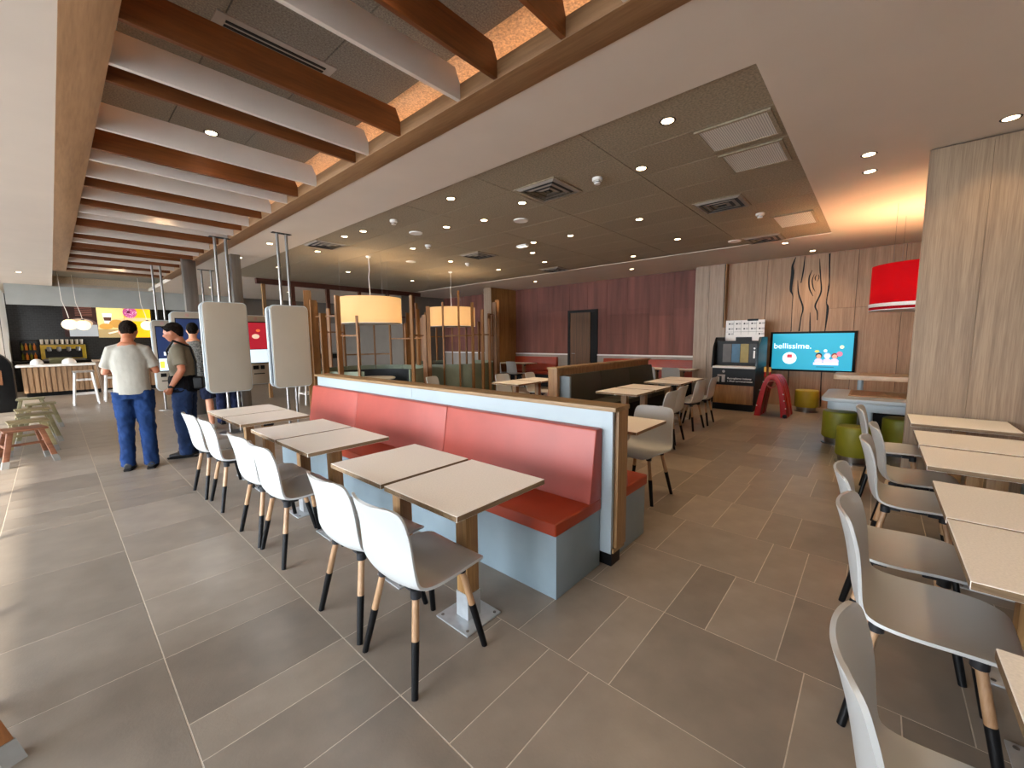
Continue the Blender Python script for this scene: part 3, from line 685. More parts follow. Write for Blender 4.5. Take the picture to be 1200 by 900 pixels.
DL = [(3.37, 1.34, 'nearest the camera in the dark ceiling'), (4.09, 1.88, 'between the white grille and the smoke detector'), (4.06, 3.42, 'just left of the square air vent'), (3.35, 3.94, 'by the white border left of the vent'),
      (4.11, 4.95, 'left of the round speaker'), (5.76, 2.66, 'right of the square vent, mid ceiling'), (5.85, 3.89, 'beyond the round speaker'), (7.35, 2.69, 'far right of the dark ceiling'), (5.8, 4.63, 'beside the exit sign'),
      (6.46, 5.18, 'beyond the exit sign'), (4.25, 4.29, 'in the second panel row'), (3.37, 6.06, 'near the left edge before the lamps'), (3.32, 6.57, 'left edge, beside the corner vent'), (4.6, 6.52, 'near the large cream lamp'),
      (3.5, 8.0, 'above the left lattice posts'), (5.9, 7.0, 'between the two cream lamps'), (7.4, 5.6, 'above the distant tables'), (7.4, 7.0, 'above the second booth'), (5.0, 9.8, 'behind the large cream lamp'), (7.0, 10.0, 'far back over the booths'), (3.6, 10.3, 'far left of the dark ceiling'), (8.2, 3.9, 'near the far border')]
for x, y, l in DL: downlight(x, y, Z + .011, 'small recessed downlight in the dark ceiling, ' + l if 'dark ceiling' not in l else 'small recessed downlight, ' + l, 40)
WL = [(5.23, .17, 'first of the pair before the oak column'), (5.76, .17, 'second of the pair before the oak column'), (5.15, -.67, 'at the top right corner above the oak column'), (10.18, 1.07, 'in the white border above the television wall'), (8.99, 1.36, 'in the white border before the television wall'), (3.6, -.67, 'outside the top right corner, over the right hand tables'), (2.1, -.67, 'overhead above the right hand tables'), (.6, -.67, 'overhead above the nearest right hand table'),
      (2.65, 9.6, 'beside the steel posts in the white border'), (2.65, 7.9, 'above the right kiosk in the white border'), (9.6, 4.6, 'in the white border before the maroon wall'), (9.6, 7.6, 'in the white border before the dark doorway')]
for x, y, l in WL: downlight(x, y, Z, 'recessed downlight ' + l, 75 if x > 8.5 else (32 if y < 0 else 42))
downlight(-.35, 15.0, Z, 'dark recessed downlight in the bright left ceiling', 0)
for k, (x, y) in enumerate([(1.2, 1.7), (1.2, 4.9), (1.2, 7.5), (1.2, 10.2), (1.2, 13.2)]):
    downlight(x, y, 3.499, 'downlight above the ceiling slats, ' + ['nearest the camera', 'second from the camera', 'third from the camera', 'fourth from the camera', 'furthest'][k], 36, 'downlights above the slats')
# lights of the counter zone
for k, (x, y) in enumerate([(.7, 15.4), (1.2, 15.8), (.9, 16.6), (1.7, 16.4), (3.4, 15.3), (5.5, 15.0)]):
    downlight(x, y, Z + .31 if x < 2.3 else Z, 'far downlight above the counter zone, ' + ['leftmost', 'second from the left', 'third from the left', 'fourth from the left', 'fifth from the left', 'rightmost'][k], 60)
for k, (x, y) in enumerate([(0, 19.6), (1.2, 19.6), (2.6, 19.6)]):
    l = bpy.data.lights.new('spot', 'SPOT'); l.energy = 50; l.color = (1, .8, .55); l.spot_size = 2.2; l.spot_blend = .8
    downlight(x, y, Z, 'downlight over the coffee counter, ' + ['left', 'middle', 'right'][k], 60, 'counter downlights')
# square diffusers
def diffuser(x, y, label, s=.26):
    t = thing('air_vent', label, 'vent', (x, y, Z + .012))
    part('frame', MB().box(x - s - .02, y - s - .02, Z + .004, x + s + .02, y + s + .02, Z + .0119), M['dark_panel'], t)
    for k in range(6):
        r = s * (1 - k / 6.3); mb = MB()
        for a in range(4):
            c, d = [(1, 0), (0, 1), (-1, 0), (0, -1)][a]
            p = [(r, -r, Z + .004), (r, r, Z + .004), (r - .03, r - .03, Z - .012), (r - .03, -r + .03, Z - .012)]
            vv = [(x + c * u - d * w, y + d * u + c * w, z) for u, w, z in p] + [(x + c * u - d * w, y + d * u + c * w, z + .003) for u, w, z in p]
            mb.add(vv, [(0, 1, 2, 3), (7, 6, 5, 4), (0, 4, 5, 1), (1, 5, 6, 2), (2, 6, 7, 3), (3, 7, 4, 0)])
        part('louvre', mb, M['wainscot'] if k % 2 == 0 else M['darkgrey'], t)
diffuser(3.93, 2.92, 'square louvred air vent in the dark ceiling, nearest the camera')
diffuser(5.87, 1.60, 'square louvred air vent right of the nearest one, beyond the white grilles')
diffuser(8.38, 1.58, 'square louvred air vent at the far right corner of the dark ceiling')
diffuser(5.87, 6.1, 'square louvred air vent between the two cream lamps')
diffuser(3.35, 7.35, 'square louvred air vent at the left edge of the dark ceiling')
diffuser(8.35, 6.0, 'far square louvred air vent near the white border')
def grille_mat():
    m, b = base_mat('perforated_white_grille', 'cfc8bd', .5); n = m.node_tree.nodes; L = m.node_tree.links
    tc = n.new('ShaderNodeTexCoord'); ck = n.new('ShaderNodeTexVoronoi'); ck.inputs['Scale'].default_value = 60; ck.inputs['Randomness'].default_value = 0; L.new(tc.outputs['Object'], ck.inputs['Vector'])
    r = n.new('ShaderNodeValToRGB'); r.color_ramp.elements[0].color = (.12, .11, .1, 1); r.color_ramp.elements[1].color = (.72, .68, .62, 1); r.color_ramp.elements[0].position = .25; r.color_ramp.elements[1].position = .4
    L.new(ck.outputs['Distance'], r.inputs[0]); L.new(r.outputs[0], b.inputs['Base Color']); return m
gm = grille_mat()
for x0, y0, x1, y1, l in ((3.70, .70, 4.20, 1.25, 'nearest the camera'), (4.32, .72, 4.87, 1.23, 'second, next to the nearest'), (6.95, .76, 7.75, 1.25, 'far one by the corner vent')):
    t = thing('return_grille', 'white perforated return air grille in the dark ceiling, ' + l, 'vent', ((x0 + x1) / 2, (y0 + y1) / 2, Z))
    part('grille', B(x0 + .03, y0 + .03, Z + .003, x1 - .03, y1 - .03, Z + .011), gm, t)
    part('frame', MB().box(x0, y0, Z - .002, x1, y0 + .03, Z + .0115).box(x0, y1 - .03, Z - .002, x1, y1, Z + .0115).box(x0, y0 + .03, Z - .002, x0 + .03, y1 - .03, Z + .0115).box(x1 - .03, y0 + .03, Z - .002, x1, y1 - .03, Z + .0115), M['dark_panel'], t)
for x, y, l in ((4.01, 2.33, 'beside the nearest air vent'), (3.37, 5.21, 'near the left edge of the dark ceiling'), (6.66, 1.32, 'between the right hand vents'), (4.63, 6.1, 'before the large cream lamp'), (6.3, 6.9, 'right of the large cream lamp')):
    t = thing('smoke_detector', 'white smoke detector ' + l, 'detector', (x, y, Z + .012))
    part('base', MB().lathe((x, y, Z - .018), [(.05, 0), (.055, .006), (.055, .03)], 20), M['plastic_white'], t)
    part('sensor_head', MB().lathe((x, y, Z - .05), [(0, 0), (.03, 0), (.036, .01), (.036, .02), (.03, .032)], 20), M['plastic_white'], t)
    part('vent_slots', MB().lathe((x, y, Z - .036), [(.0368, 0), (.0368, .006), (.03, .006), (.03, 0), (.0368, 0)], 20), M['black'], t)
for x, y, l in ((4.61, 3.91, 'behind the nearest vent'), (3.98, 5.55, 'before the large cream lamp'), (8.2, 2.0, 'near the far right corner'), (5.3, 7.6, 'between the cream lamps')):
    t = thing('ceiling_speaker', 'round white ceiling speaker ' + l, 'speaker', (x, y, Z + .012))
    part('grille', MB().lathe((x, y, Z - .002), [(0, 0), (.085, 0), (.09, .004), (.09, .0135)], 28), M['plastic_white'], t)
    part('rim', MB().lathe((x, y, Z - .004), [(.09, .004), (.1, .0), (.105, .015), (.09, .015)], 28), M['plastic_white'], t)
t = thing('emergency_light', 'small white emergency light box in the dark ceiling', 'light', (5.85, 4.9, Z))
part('housing', B(5.76, 4.78, Z - .02, 5.86, 5.0, Z + .0115), M['plastic_white'], t, bevel=.004); part('lens', B(5.77, 4.8, Z - .026, 5.85, 4.98, Z - .02), emit('emergency_lens', 'fff4e0', 1.2), t)

# ================================================================== KIOSKS
screen_blue = emit('kiosk_screen_dark_blue', '1a2b52', .5); screen_red = emit('kiosk_screen_red', 'a01b2c', .7); screen_pale = emit('kiosk_screen_pale', 'cfe0ea', .8)
def pads(x0, x1, z0, z1, r=.07): return rrect(x0, z0, x1, z1, r)
def kiosk(label, x0, x1, y, z0, z1, facing, scr=None, poles=(), ptop=Z, wide=None):
    cx = (x0 + x1) / 2
    t = thing('ordering_kiosk', label, 'kiosk', (cx, y + .12, 0), 0, 'self ordering kiosks')
    fb = part('front_housing', MB().prism(pads(x0, x1, z0, z1), 'y', y, y + .05), M['kiosk'], t, bevel=.006)
    part('rim', MB().prism(pads(x0 - .012, x1 + .012, z0 - .012, z1 + .012), 'y', y + .02, y + .045), M['kiosk_rim'], fb)
    part('core', MB().prism(pads(x0 + .02, x1 - .02, z0 + .02, z1 - .02), 'y', y + .05, y + .20), M['kiosk_gap'], t)
    rb = part('rear_housing', MB().prism(pads(x0, x1, z0, z1), 'y', y + .20, y + .27), M['kiosk_rim'], t, bevel=.006)
    part('screen', B(x0 + .06, y + .27, z0 + .45, x1 - .06, y + .276, z1 - .12), M['black'], rb)
    for px in poles:
        part('pole', MB().tube([(px, y + .11, 0), (px, y + .11, ptop)], .021, 14), M['steel'], t)
    if poles:
        part('ceiling_plate', B(min(poles) - .07, y + .07, ptop - .008, max(poles) + .07, y + .15, ptop), M['darkgrey'], t)
        part('base_plate', MB().lathe((cx, y + .11, 0), [(.2, 0), (.2, .01), (0, .012)], 24), M['steel'], t)
    if wide: part('support_column', B(*wide), M['steel'], t, bevel=.004)
    if scr:
        b = part('bezel', B(x0 + .05, y - .006, z0 + .42, x1 - .05, y, z1 - .12), M['black'], t)
        part('screen', B(x0 + .065, y - .009, z0 + .72, x1 - .065, y - .006, z1 - .14), scr, b)
        part('screen_menu', B(x0 + .065, y - .009, z0 + .44, x1 - .065, y - .006, z0 + .71), screen_pale, b)
        part('card_reader', MB().box(cx - .11, y - .02, z0 + .3, cx - .01, y, z0 + .38).box(cx + .03, y - .02, z0 + .3, cx + .1, y, z0 + .38), M['black'], t)
        part('receipt_slot', B(cx - .1, y - .004, z0 + .2, cx + .1, y, z0 + .22), M['black'], t)
        lg = part('round_emblem', MB().lathe((cx, y - .004, z1 - .06), [(.03, 0), (.034, 0), (.034, .004), (.03, .004), (.03, 0)], 20, axis='y'), speck('emblem_pink', 'b08a84', .6), t)
        if scr is screen_red:
            a = MB().ball((cx - .02, y - .009, z1 - .42), .07, 14, 8, sc=(1, .03, .7)); part('screen_picture', a, emit('picture_cream', 'e8c8b0', .6), b)
            part('screen_picture', MB().ball((cx + .03, y - .009, z1 - .3), .04, 14, 8, sc=(1, .03, .7)), emit('picture_orange', 'e07040', .6), b)
        else:
            part('screen_picture', MB().box(cx - .02, y - .0105, z0 + .78, cx + .12, y - .009, z0 + .86), emit('picture_white', 'dfe8f4', .6), b)
            part('screen_picture', MB().box(x0 + .08, y - .0105, z0 + .5, cx - .02, y - .009, z0 + .65), emit('picture_yellow', 'e8d84a', .6), b)
    return t
kiosk('hanging ordering kiosk seen from its blank back, left one behind the men', 1.62, 2.22, 7.9, .70, 2.14, -1, None, (1.88, 2.03), 3.18)
kiosk('hanging ordering kiosk seen from its blank back, right one beside the lattice', 2.27, 2.81, 6.93, .79, 2.06, -1, None, (2.47, 2.60), 3.18)
kiosk('white ordering kiosk with dark blue screen between the two men', 1.50, 1.86, 11.9, .45, 2.0, -1, screen_blue, (1.62, 1.76), 3.3)
kiosk('white ordering kiosk behind the man in the patterned shirt', 1.60, 2.10, 10.3, .55, 2.11, -1, screen_blue, (), wide=(1.90, 10.55, 0, 2.12, 10.70, 3.4))
kiosk('white ordering kiosk with red screen behind the left blank one', 2.60, 3.09, 9.6, .64, 2.04, -1, screen_red, (), wide=(2.42, 9.3, 0, 2.58, 9.45, Z))
t = thing('steel_post_pair', 'pair of thin steel posts hanging from the ceiling behind the kiosks', 'post', (2.55, 11.75, 0))
for x in (2.45, 2.63): part('pole', MB().tube([(x, 11.75, 0), (x, 11.75, Z)], .02, 12), M['steel'], t)
part('ceiling_plate', B(2.38, 11.7, Z - .008, 2.7, 11.8, Z), M['darkgrey'], t)

# ================================================================== COFFEE COUNTER
YC = 18.0
t = thing('coffee_counter', 'long cafe counter with vertical wood slat front and pale top', 'counter', (1.6, YC + .4, 0))
part('carcass', B(-.62, YC + .03, .12, 4.2, YC + .8, .86), M['counter_wood'], t)
part('counter_top', B(-.72, YC - .06, .86, 4.3, YC + .85, .92), M['counter_top'], t, bevel=.004)
part('plinth', B(-.58, YC + .08, 0, 4.15, YC + .75, .12), M['black'], t)
for k in range(44):
    x = -.62 + k * .11
    part('front_slat', B(x, YC - .005 + (k % 2) * .012, .12, x + .085, YC + .03, .86), M['counter_wood'], t)
bc = thing('back_counter', 'black back counter along the tiled wall behind the cafe counter', 'counter', (1.5, 20.9, 0))
part('carcass', B(-.85, 20.5, 0, 4.5, 21.28, .92), M['black'], bc); part('counter_top', B(-.86, 20.45, .92, 4.55, 21.29, .96), M['darkgrey'], bc)
t = thing('espresso_machine', 'yellow and chrome espresso machine on the back counter', 'machine', (.25, 20.8, .96))
part('body', B(-.25, 20.6, 1.0, .8, 21.1, 1.5), speck('yellow_enamel', 'c9a92c', .4), t, bevel=.03)
part('top_rail', MB().tube([(-.22, 20.62, 1.49), (.77, 20.62, 1.49)], .02), M['steel'], t)
part('front_panel', B(-.15, 20.57, 1.05, .7, 20.6, 1.35), M['darkgrey'], t)
for k in range(4):
    g_ = part('group_head', MB().lathe((-.05 + k * .22, 20.52, 1.28), [(.05, 0), (.06, .1), (.05, .14)], 14), M['steel'], t)
    part('portafilter', MB().tube([(-.05 + k * .22, 20.52, 1.27), (-.05 + k * .22, 20.36, 1.24)], .018), M['black'], g_)
part('drip_tray', B(-.2, 20.4, .96, .75, 20.65, 1.02), M['steel'], t)
for k in range(9): tag(part('cup_stack', MB().lathe((-.2 + k * .115, 20.85, 1.512), [(.03, 0), (.045, .16), (.04, .16), (.02, .01)], 12), M['plastic_white']), 'stack of white cups on top of the espresso machine', 'cup', 'cups on the espresso machine')
t = thing('syrup_shelf', 'dark display niche with orange bottles left of the espresso machine', 'display', (-.45, 21, .96))
part('cabinet', MB().box(-.72, 20.9, .96, -.28, 21.29, 1.0).box(-.72, 20.9, 1.62, -.28, 21.29, 1.66).box(-.72, 20.9, 1.0, -.69, 21.29, 1.62).box(-.31, 20.9, 1.0, -.28, 21.29, 1.62), M['darkgrey'], t)
part('shelf', B(-.69, 20.9, 1.3, -.31, 21.25, 1.32), M['darkgrey'], t)
for z in (1.0, 1.32):
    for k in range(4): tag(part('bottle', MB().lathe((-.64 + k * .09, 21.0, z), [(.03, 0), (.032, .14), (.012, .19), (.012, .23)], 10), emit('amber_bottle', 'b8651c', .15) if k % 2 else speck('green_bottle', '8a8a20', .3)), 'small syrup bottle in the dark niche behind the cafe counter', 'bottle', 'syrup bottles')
for k, (x, y, r, l) in enumerate([(-.32, 18.3, .13, 'left'), (.32, 18.35, .15, 'right')]):
    tag(part('cup_dome', MB().lathe((x, y, .92), [(r, 0), (r * 1.05, .04), (r * .9, .1), (r * .5, .15), (0, .17)], 20), M['plastic_white']), f'white domed dish on the cafe counter, {l} one', 'dish')
tag(part('tray_rack', B(-.08, 18.6, .92, .4, 18.95, 1.1), speck('olive_box', '5d5a38', .6), bevel=.01), 'olive box on the cafe counter between the white dishes', 'box')
# menu boards
def board(label, x0, x1, z0, z1, mat, y=20.0):
    t = thing('menu_board', label, 'sign', ((x0 + x1) / 2, y, z0))
    part('panel', B(x0, y, z0, x1, y + .05, z1), mat, t); part('hanger', MB().tube([(x0 + .1, y + .03, z1), (x0 + .1, y + .03, Z)], .01).tube([(x1 - .1, y + .03, z1), (x1 - .1, y + .03, Z)], .01), M['darkgrey'], t)
    return t
def disc(x, z, r, y=19.995, n=24, sz=1): return MB().lathe((0, 0, 0), [(0, 0), (1, 0)], n, axis='y') if False else MB().add([(x + r * math.cos(2 * PI * k / n), yy, z + r * sz * math.sin(2 * PI * k / n)) for yy in (y, y + .004) for k in range(n)],
        [tuple(range(n)), tuple(range(2 * n - 1, n - 1, -1))] + [(k, n + k, n + (k + 1) % n, (k + 1) % n) for k in range(n)])
b1 = board('dark brown backlit menu board with a bowl picture, leftmost', .34, 1.12, 1.74, 2.80, emit('menu_brown', '2a1412', 0.50))
part('picture_mat', B(.45, 19.994, 1.76, 1.12, 20, 2.15), emit('menu_greyblue', 'a8b2bc', 0.44), b1)
part('bowl_picture', disc(.72, 2.12, .42, sz=.62), emit('menu_bowl', '5c4a4c', 0.39), b1)
part('bowl_picture', disc(.72, 2.2, .3, 19.99, sz=.5), emit('menu_bowl_inside', 'c8b49a', 0.44), b1)
for k in range(7): part('text_line', B(.62, 19.992, 2.72 - k * .045, 1.02, 19.996, 2.735 - k * .045), emit('menu_text', '8a5c50', 0.44), b1)
b2 = board('backlit menu board with a coffee and croissant picture, second from left', 1.13, 1.80, 1.72, 2.83, emit('menu_sand', 'd8c890', 0.55))
part('sky_band', B(1.13, 19.995, 2.4, 1.80, 20, 2.83), emit('menu_pale_yellow', 'e8e090', 0.55), b2)
part('tray_band', B(1.13, 19.995, 1.72, 1.80, 20, 2.0), emit('menu_tan', 'b09a6c', 0.50), b2)
part('cup_picture', MB().prism([(1.26, 2.55), (1.50, 2.55), (1.46, 2.2), (1.30, 2.2)], 'y', 19.988, 19.994), emit('menu_cup', 'dfe4e8', 0.55), b2)
part('cup_sleeve_picture', MB().prism([(1.28, 2.42), (1.48, 2.42), (1.465, 2.3), (1.295, 2.3)], 'y', 19.984, 19.99), emit('menu_sleeve', '4a2c1c', 0.44), b2)
part('croissant_picture', disc(1.33, 2.1, .17, 19.986, sz=.6), emit('menu_croissant', 'd0a04c', 0.50), b2)
part('croissant_picture', disc(1.6, 2.2, .19, 19.987, sz=.75), emit('menu_croissant2', 'c8984a', 0.50), b2)
part('napkin_picture', MB().prism([(1.35, 1.88), (1.78, 2.02), (1.8, 1.98), (1.4, 1.84)], 'y', 19.986, 19.99), emit('menu_napkin', 'f0e6d8', 0.50), b2)
b3 = board('yellow backlit menu board with a pink sprinkled doughnut, third from left', 1.81, 2.52, 1.72, 2.84, emit('menu_yellow', 'f0b810', 0.61))
part('doughnut_picture', disc(1.97, 2.6, .19, 19.99), emit('menu_pink', 'c45a96', 0.50), b3)
part('doughnut_picture', disc(1.93, 2.62, .05, 19.985), emit('menu_maroon', '6a1840', 0.50), b3)
part('caption_band', B(1.81, 19.994, 2.3, 2.52, 20, 2.42), emit('menu_cream', 'e8c090', 0.55), b3)
rr = random.Random(5)
mbs = MB()
for k in range(34):
    a = rr.uniform(0, 6.28); q = rr.uniform(.06, .18); mbs.box(1.97 + q * math.cos(a), 19.984, 2.6 + q * math.sin(a), 1.985 + q * math.cos(a), 19.99, 2.62 + q * math.sin(a))
part('sprinkles_picture', mbs, emit('menu_sprinkle', 'f0d8e8', 0.55), b3)['kind'] = 'stuff'
b4 = board('black switched off menu board at the right of the row', 2.56, 4.3, 1.72, 2.84, M['black'])
# globe pendants
for k, (x, y, l) in enumerate([(.40, 16.9, 'left of the close pair'), (.68, 17.4, 'right of the close pair'), (2.05, 17.0, 'alone at the right')]):
    t = thing('globe_pendant_lamp', 'opal globe pendant lamp above the cafe counter, ' + l, 'lamp', (x, y, 3.5))
    part('globe', MB().ball((x, y, 2.05), .16, 24, 14, sc=(1, 1, .9)), M['shade_glass'], t)
    part('cord', MB().tube([(x - .12, y, 3.5), (x - .1, y, 2.7), (x - .03, y, 2.4), (x, y, 2.2)], .008, 6), M['laminate'], t)
    part('cap', MB().lathe((x, y, 2.18), [(.05, 0), (.03, .04)], 12), M['darkgrey'], t)

# ================================================================== STOOLS
def low_stool(label, x, y, rz, wm, sleeve, sc=1.0, top=.45, w=.38, d=.34):
    t = thing('low_stool', label, 'stool', (0, 0, 0), 0, 'low splayed leg stools')
    t.location = (0, 0, 0)
    part('seat', MB().box(-w / 2, -d / 2, top - .028, w / 2, d / 2, top), wm, t, bevel=.012, seg=2)
    for sx_ in (-1, 1):
        for sy_ in (-1, 1):
            a = Vector((sx_ * (w / 2 - .06), sy_ * (d / 2 - .05), top - .028)); b = Vector((sx_ * (w / 2 + .03), sy_ * (d / 2 + .03), 0)); c = a.lerp(b, .8)
            def leg(p, q, h):
                vv = [pp + Vector((ux * h, uy * h, 0)) for pp in (q, p) for ux, uy in ((-1, -1), (1, -1), (1, 1), (-1, 1))]
                return MB().add(vv, [(3, 2, 1, 0), (4, 5, 6, 7), (0, 1, 5, 4), (1, 2, 6, 5), (2, 3, 7, 6), (3, 0, 4, 7)])
            l = part('leg', leg(a, c, .026), wm, t, bevel=.003)
            part('foot_sleeve', leg(c, b, .029), sleeve, l, label='grey metal foot sleeve')
    for sx_ in (-1, 1):
        x_ = sx_ * (w / 2 - .015); part('stretcher', B(x_ - .012, -d / 2 + .01, top * .5, x_ + .012, d / 2 - .01, top * .5 + .035), wm, t)
    part('stretcher', B(-w / 2 + .01, -.012, top * .5 - .0, w / 2 - .01, .012, top * .5 + .03), wm, t)
    t.location = (x, y, 0); t.rotation_euler = (0, 0, rz); return t
w_or = wood('orange_stained_wood', '8e5b3e', '6e412a', 0, .5, 10); w_kh = wood('khaki_stained_wood', '88815f', '6b6347', 0, .5, 10); w_cr = wood('cream_stained_wood', 'a3976f', '877a57', 0, .5, 10)
w_br = wood('brown_oiled_wood', '9a6234', '744522', 2, .5, 10)
slv = speck('foot_sleeve_grey', '85827c', .5, 10, .05, 0)
low_stool('low orange stained stool with pale foot sleeves, frontmost in the left row', -.33, 8.05, .2, w_or, slv)
low_stool('low cream stool right behind the orange stained one', -.31, 8.82, .12, w_cr, slv)
low_stool('low khaki stool, third of the left row', -.26, 9.60, .1, w_kh, slv)
low_stool('low cream topped stool, fourth of the left row', -.30, 10.4, .1, w_cr, slv)
low_stool('low khaki stool, fifth of the left row', -.22, 11.25, .05, w_kh, slv)
low_stool('low khaki stool, furthest of the left row toward the counter', -.36, 12.5, .0, w_kh, slv)
low_stool('brown wooden stool cut off by the bottom left corner', -.50, 2.36, .35, w_br, slv)
t = thing('communal_table', 'brown low table cut off by the left edge beside the stools', 'table', (-1.1, 9.5, 0))
part('table_top', B(-1.7, 7.9, .70, -.72, 11.2, .74), w_br, t, bevel=.004)
for x, y in ((-1.62, 8.0), (-.8, 8.0), (-1.62, 11.1), (-.8, 11.1)): part('leg', B(x - .03, y - .03, 0, x + .03, y + .03, .70), w_br, t)
def bar_stool(label, x, y, rz=0):
    wm = M['plastic_white']; t = thing('bar_stool', label, 'stool', (0, 0, 0), 0, 'white bar stools')
    part('seat', B(-.19, -.19, .80, .19, .19, .84), M['wainscot'], t, bevel=.01)
    for sx_ in (-1, 1):
        for sy_ in (-1, 1): part('leg', MB().tube([(sx_ * .15, sy_ * .15, .8), (sx_ * .22, sy_ * .22, 0)], [.022, .022], 8), wm, t)
    for z, r in ((.25, .2), (.6, .17)):
        part('footrest', MB().box(-r, -r - .012, z, r, -r + .012, z + .03).box(-r, r - .012, z, r, r + .012, z + .03).box(-r - .012, -r, z, -r + .012, r, z + .03).box(r - .012, -r, z, r + .012, r, z + .03), wm, t)
    t.location = (x, y, 0); t.rotation_euler = (0, 0, rz)
bar_stool('white wooden bar stool before the slatted counter', .48, 14.85); bar_stool('white bar stool just left of the man in the pale shirt', 1.05, 15.1); bar_stool('white bar stool seen under the right blank kiosk', 4.1, 10.2)
t = thing('trestle_table', 'pale wooden high trestle table before the counter', 'table', (1.2, 16.2, 0))
part('table_top', B(.72, 15.7, 1.02, 2.6, 16.5, 1.06), M['oak_panel'], t, bevel=.004)
for x in (.82, 2.5):
    part('leg', MB().prism([(x - .04, 1.02), (x + .04, 1.02), (x + .12, 0), (x + .04, 0)], 'y', 15.75, 15.82), M['oak_panel'], t); part('leg', MB().prism([(x - .04, 1.02), (x + .04, 1.02), (x + .12, 0), (x + .04, 0)], 'y', 16.38, 16.45), M['oak_panel'], t)
# black round-topped cabinet at the left edge
t = thing('waste_cabinet', 'black round topped waste cabinet at the left edge before the pale wall', 'cabinet', (-.95, 14.6, 0))
pf = [(-1.5, 0), (-.62, 0), (-.62, .95)] + [(-1.06 + .44 * math.cos(a), .95 + .44 * math.sin(a)) for a in [PI * k / 12 for k in range(1, 12)]] + [(-1.5, .95)]
part('body', MB().prism(pf, 'y', 14.4, 14.9), M['black'], t, bevel=.01)
part('slot_frame', MB().box(-1.2, 14.38, .62, -.78, 14.4, .66).box(-1.2, 14.38, .9, -.78, 14.4, .94).box(-.82, 14.38, .66, -.78, 14.4, .9).box(-1.2, 14.38, .66, -1.16, 14.4, .9), w_br, t)
part('slot_tray', B(-1.16, 14.385, .74, -.82, 14.399, .77), M['plastic_white'], t)

# ================================================================== TV
t = thing('television', 'wide television with turquoise screen on the oak wall', 'television', (10.56, 1.03, 1.2))
part('housing', B(10.54, .30, .76, XR - .002, 1.76, 1.60), M['black'], t, bevel=.005)
sc_ = part('screen', B(10.535, .345, .80, 10.541, 1.715, 1.56), emit('tv_turquoise', '1c9cbc', .62), t)
XT = 10.53
wht = emit('tv_white', 'e8fbff', .75)
text('bellissime.', .165, wht, 'screen_text', sc_, (XT, 1.69, 1.245), (0, -1, 0), (0, 0, 1))
part('badge_disc', MB().lathe((XT, 1.39, 1.04), [(0, 0), (.125, 0), (.125, .003), (0, .003)], 28, axis='x'), wht, sc_)
part('badge_box', MB().box(XT - .004, 1.345, 1.05, XT, 1.435, 1.12), emit('tv_red', 'b0303c', .9), sc_)
part('badge_caption', MB().box(XT - .004, 1.31, 1.005, XT, 1.47, 1.017).box(XT - .004, 1.335, .985, XT, 1.445, .993), emit('tv_darkred', '9a5060', .9), sc_)
def blob(y, z, r, col, x=XT, sz=1): part('picture_shape', MB().ball((x, y, z), r, 14, 8, sc=(.05, 1, sz)), emit('tv_' + col, col, .55), sc_)
for y, hair, skin in ((.885, '241c28', 'd8a080'), (.745, 'b8c8e8', 'f0e8f0'), (.625, '7a2c28', 'f0a890')):
    blob(y, 1.10, .058, hair, XT - .001); blob(y, 1.085, .042, skin, XT - .006); blob(y, .99, .07, 'd8ccf0', XT - .001, .8)
blob(.92, 1.19, .04, 'e8c850', XT - .002, .6); blob(.55, 1.14, .05, 'd87898', XT - .002); blob(.52, 1.28, .035, 'f0f0c8', XT - .002); blob(.78, 1.2, .03, 'f0f8f8', XT - .002)
part('picture_shape', MB().box(XT - .008, .56, .91, XT - .004, .97, .96), emit('tv_lilac', 'd0c8f0', .9), sc_)
part('badge_caption', MB().box(XT - .002, .63, .862, XT, .92, .872), emit('tv_deepblue', '0a4868', .6), sc_)
# branch decals on the oak wall
dec = thing('branch_decal', 'black tree branch shapes on the oak wall above the television', 'decal', (XR, 1.1, 2.3))
def decal(pts, ws_):
    ws_ = [w * .62 for w in ws_]
    mb = MB(); pts = [Vector((XR - .004, a, b)) for a, b in pts]; pp = catmull([tuple(p) + (w,) for p, w in zip(pts, ws_)], 5); v = []; f = []
    for q in pp:
        for sgn, x in ((1, q[0]), (-1, q[0]), (-1, q[0] + .004), (1, q[0] + .004)): v.append((x, q[1] + sgn * q[3], q[2]))
    for i in range(len(pp) - 1):
        for j in range(4): f.append((4 * i + j, 4 * i + (j + 1) % 4, 4 * i + 4 + (j + 1) % 4, 4 * i + 4 + j))
    f += [(0, 1, 2, 3), tuple(4 * len(pp) - 4 + j for j in range(4))]
    part('branch', mb.add(v, f), M['black'], dec, smooth=False)
decal([(1.40, 3.16), (1.445, 3.0), (1.44, 2.84), (1.45, 2.5), (1.41, 2.36), (1.41, 2.1), (1.40, 1.61)], [.012, .03, .045, .04, .014, .010, .010])
decal([(1.24, 3.17), (1.25, 2.9), (1.28, 2.62)], [.008, .02, .014]); decal([(1.34, 2.68), (1.31, 2.4), (1.22, 2.11), (1.24, 1.9), (1.26, 1.61)], [.006, .022, .024, .016, .022])
decal([(.99, 3.08), (.97, 2.85), (.95, 2.67), (.93, 2.4), (1.01, 2.14), (.97, 2.0), (.96, 1.83)], [.006, .018, .016, .022, .024, .018, .014])
decal([(.83, 3.16), (.82, 2.9), (.80, 2.6), (.81, 2.45), (.83, 2.2), (.80, 2.05), (.82, 1.6)], [.024, .02, .012, .022, .010, .034, .012])
decal([(1.09, 2.0), (1.08, 1.8), (1.07, 1.6)], [.006, .018, .02]); decal([(1.10, 2.86), (1.145, 2.72), (1.13, 2.5), (1.06, 2.33)], [.006, .02, .022, .010])
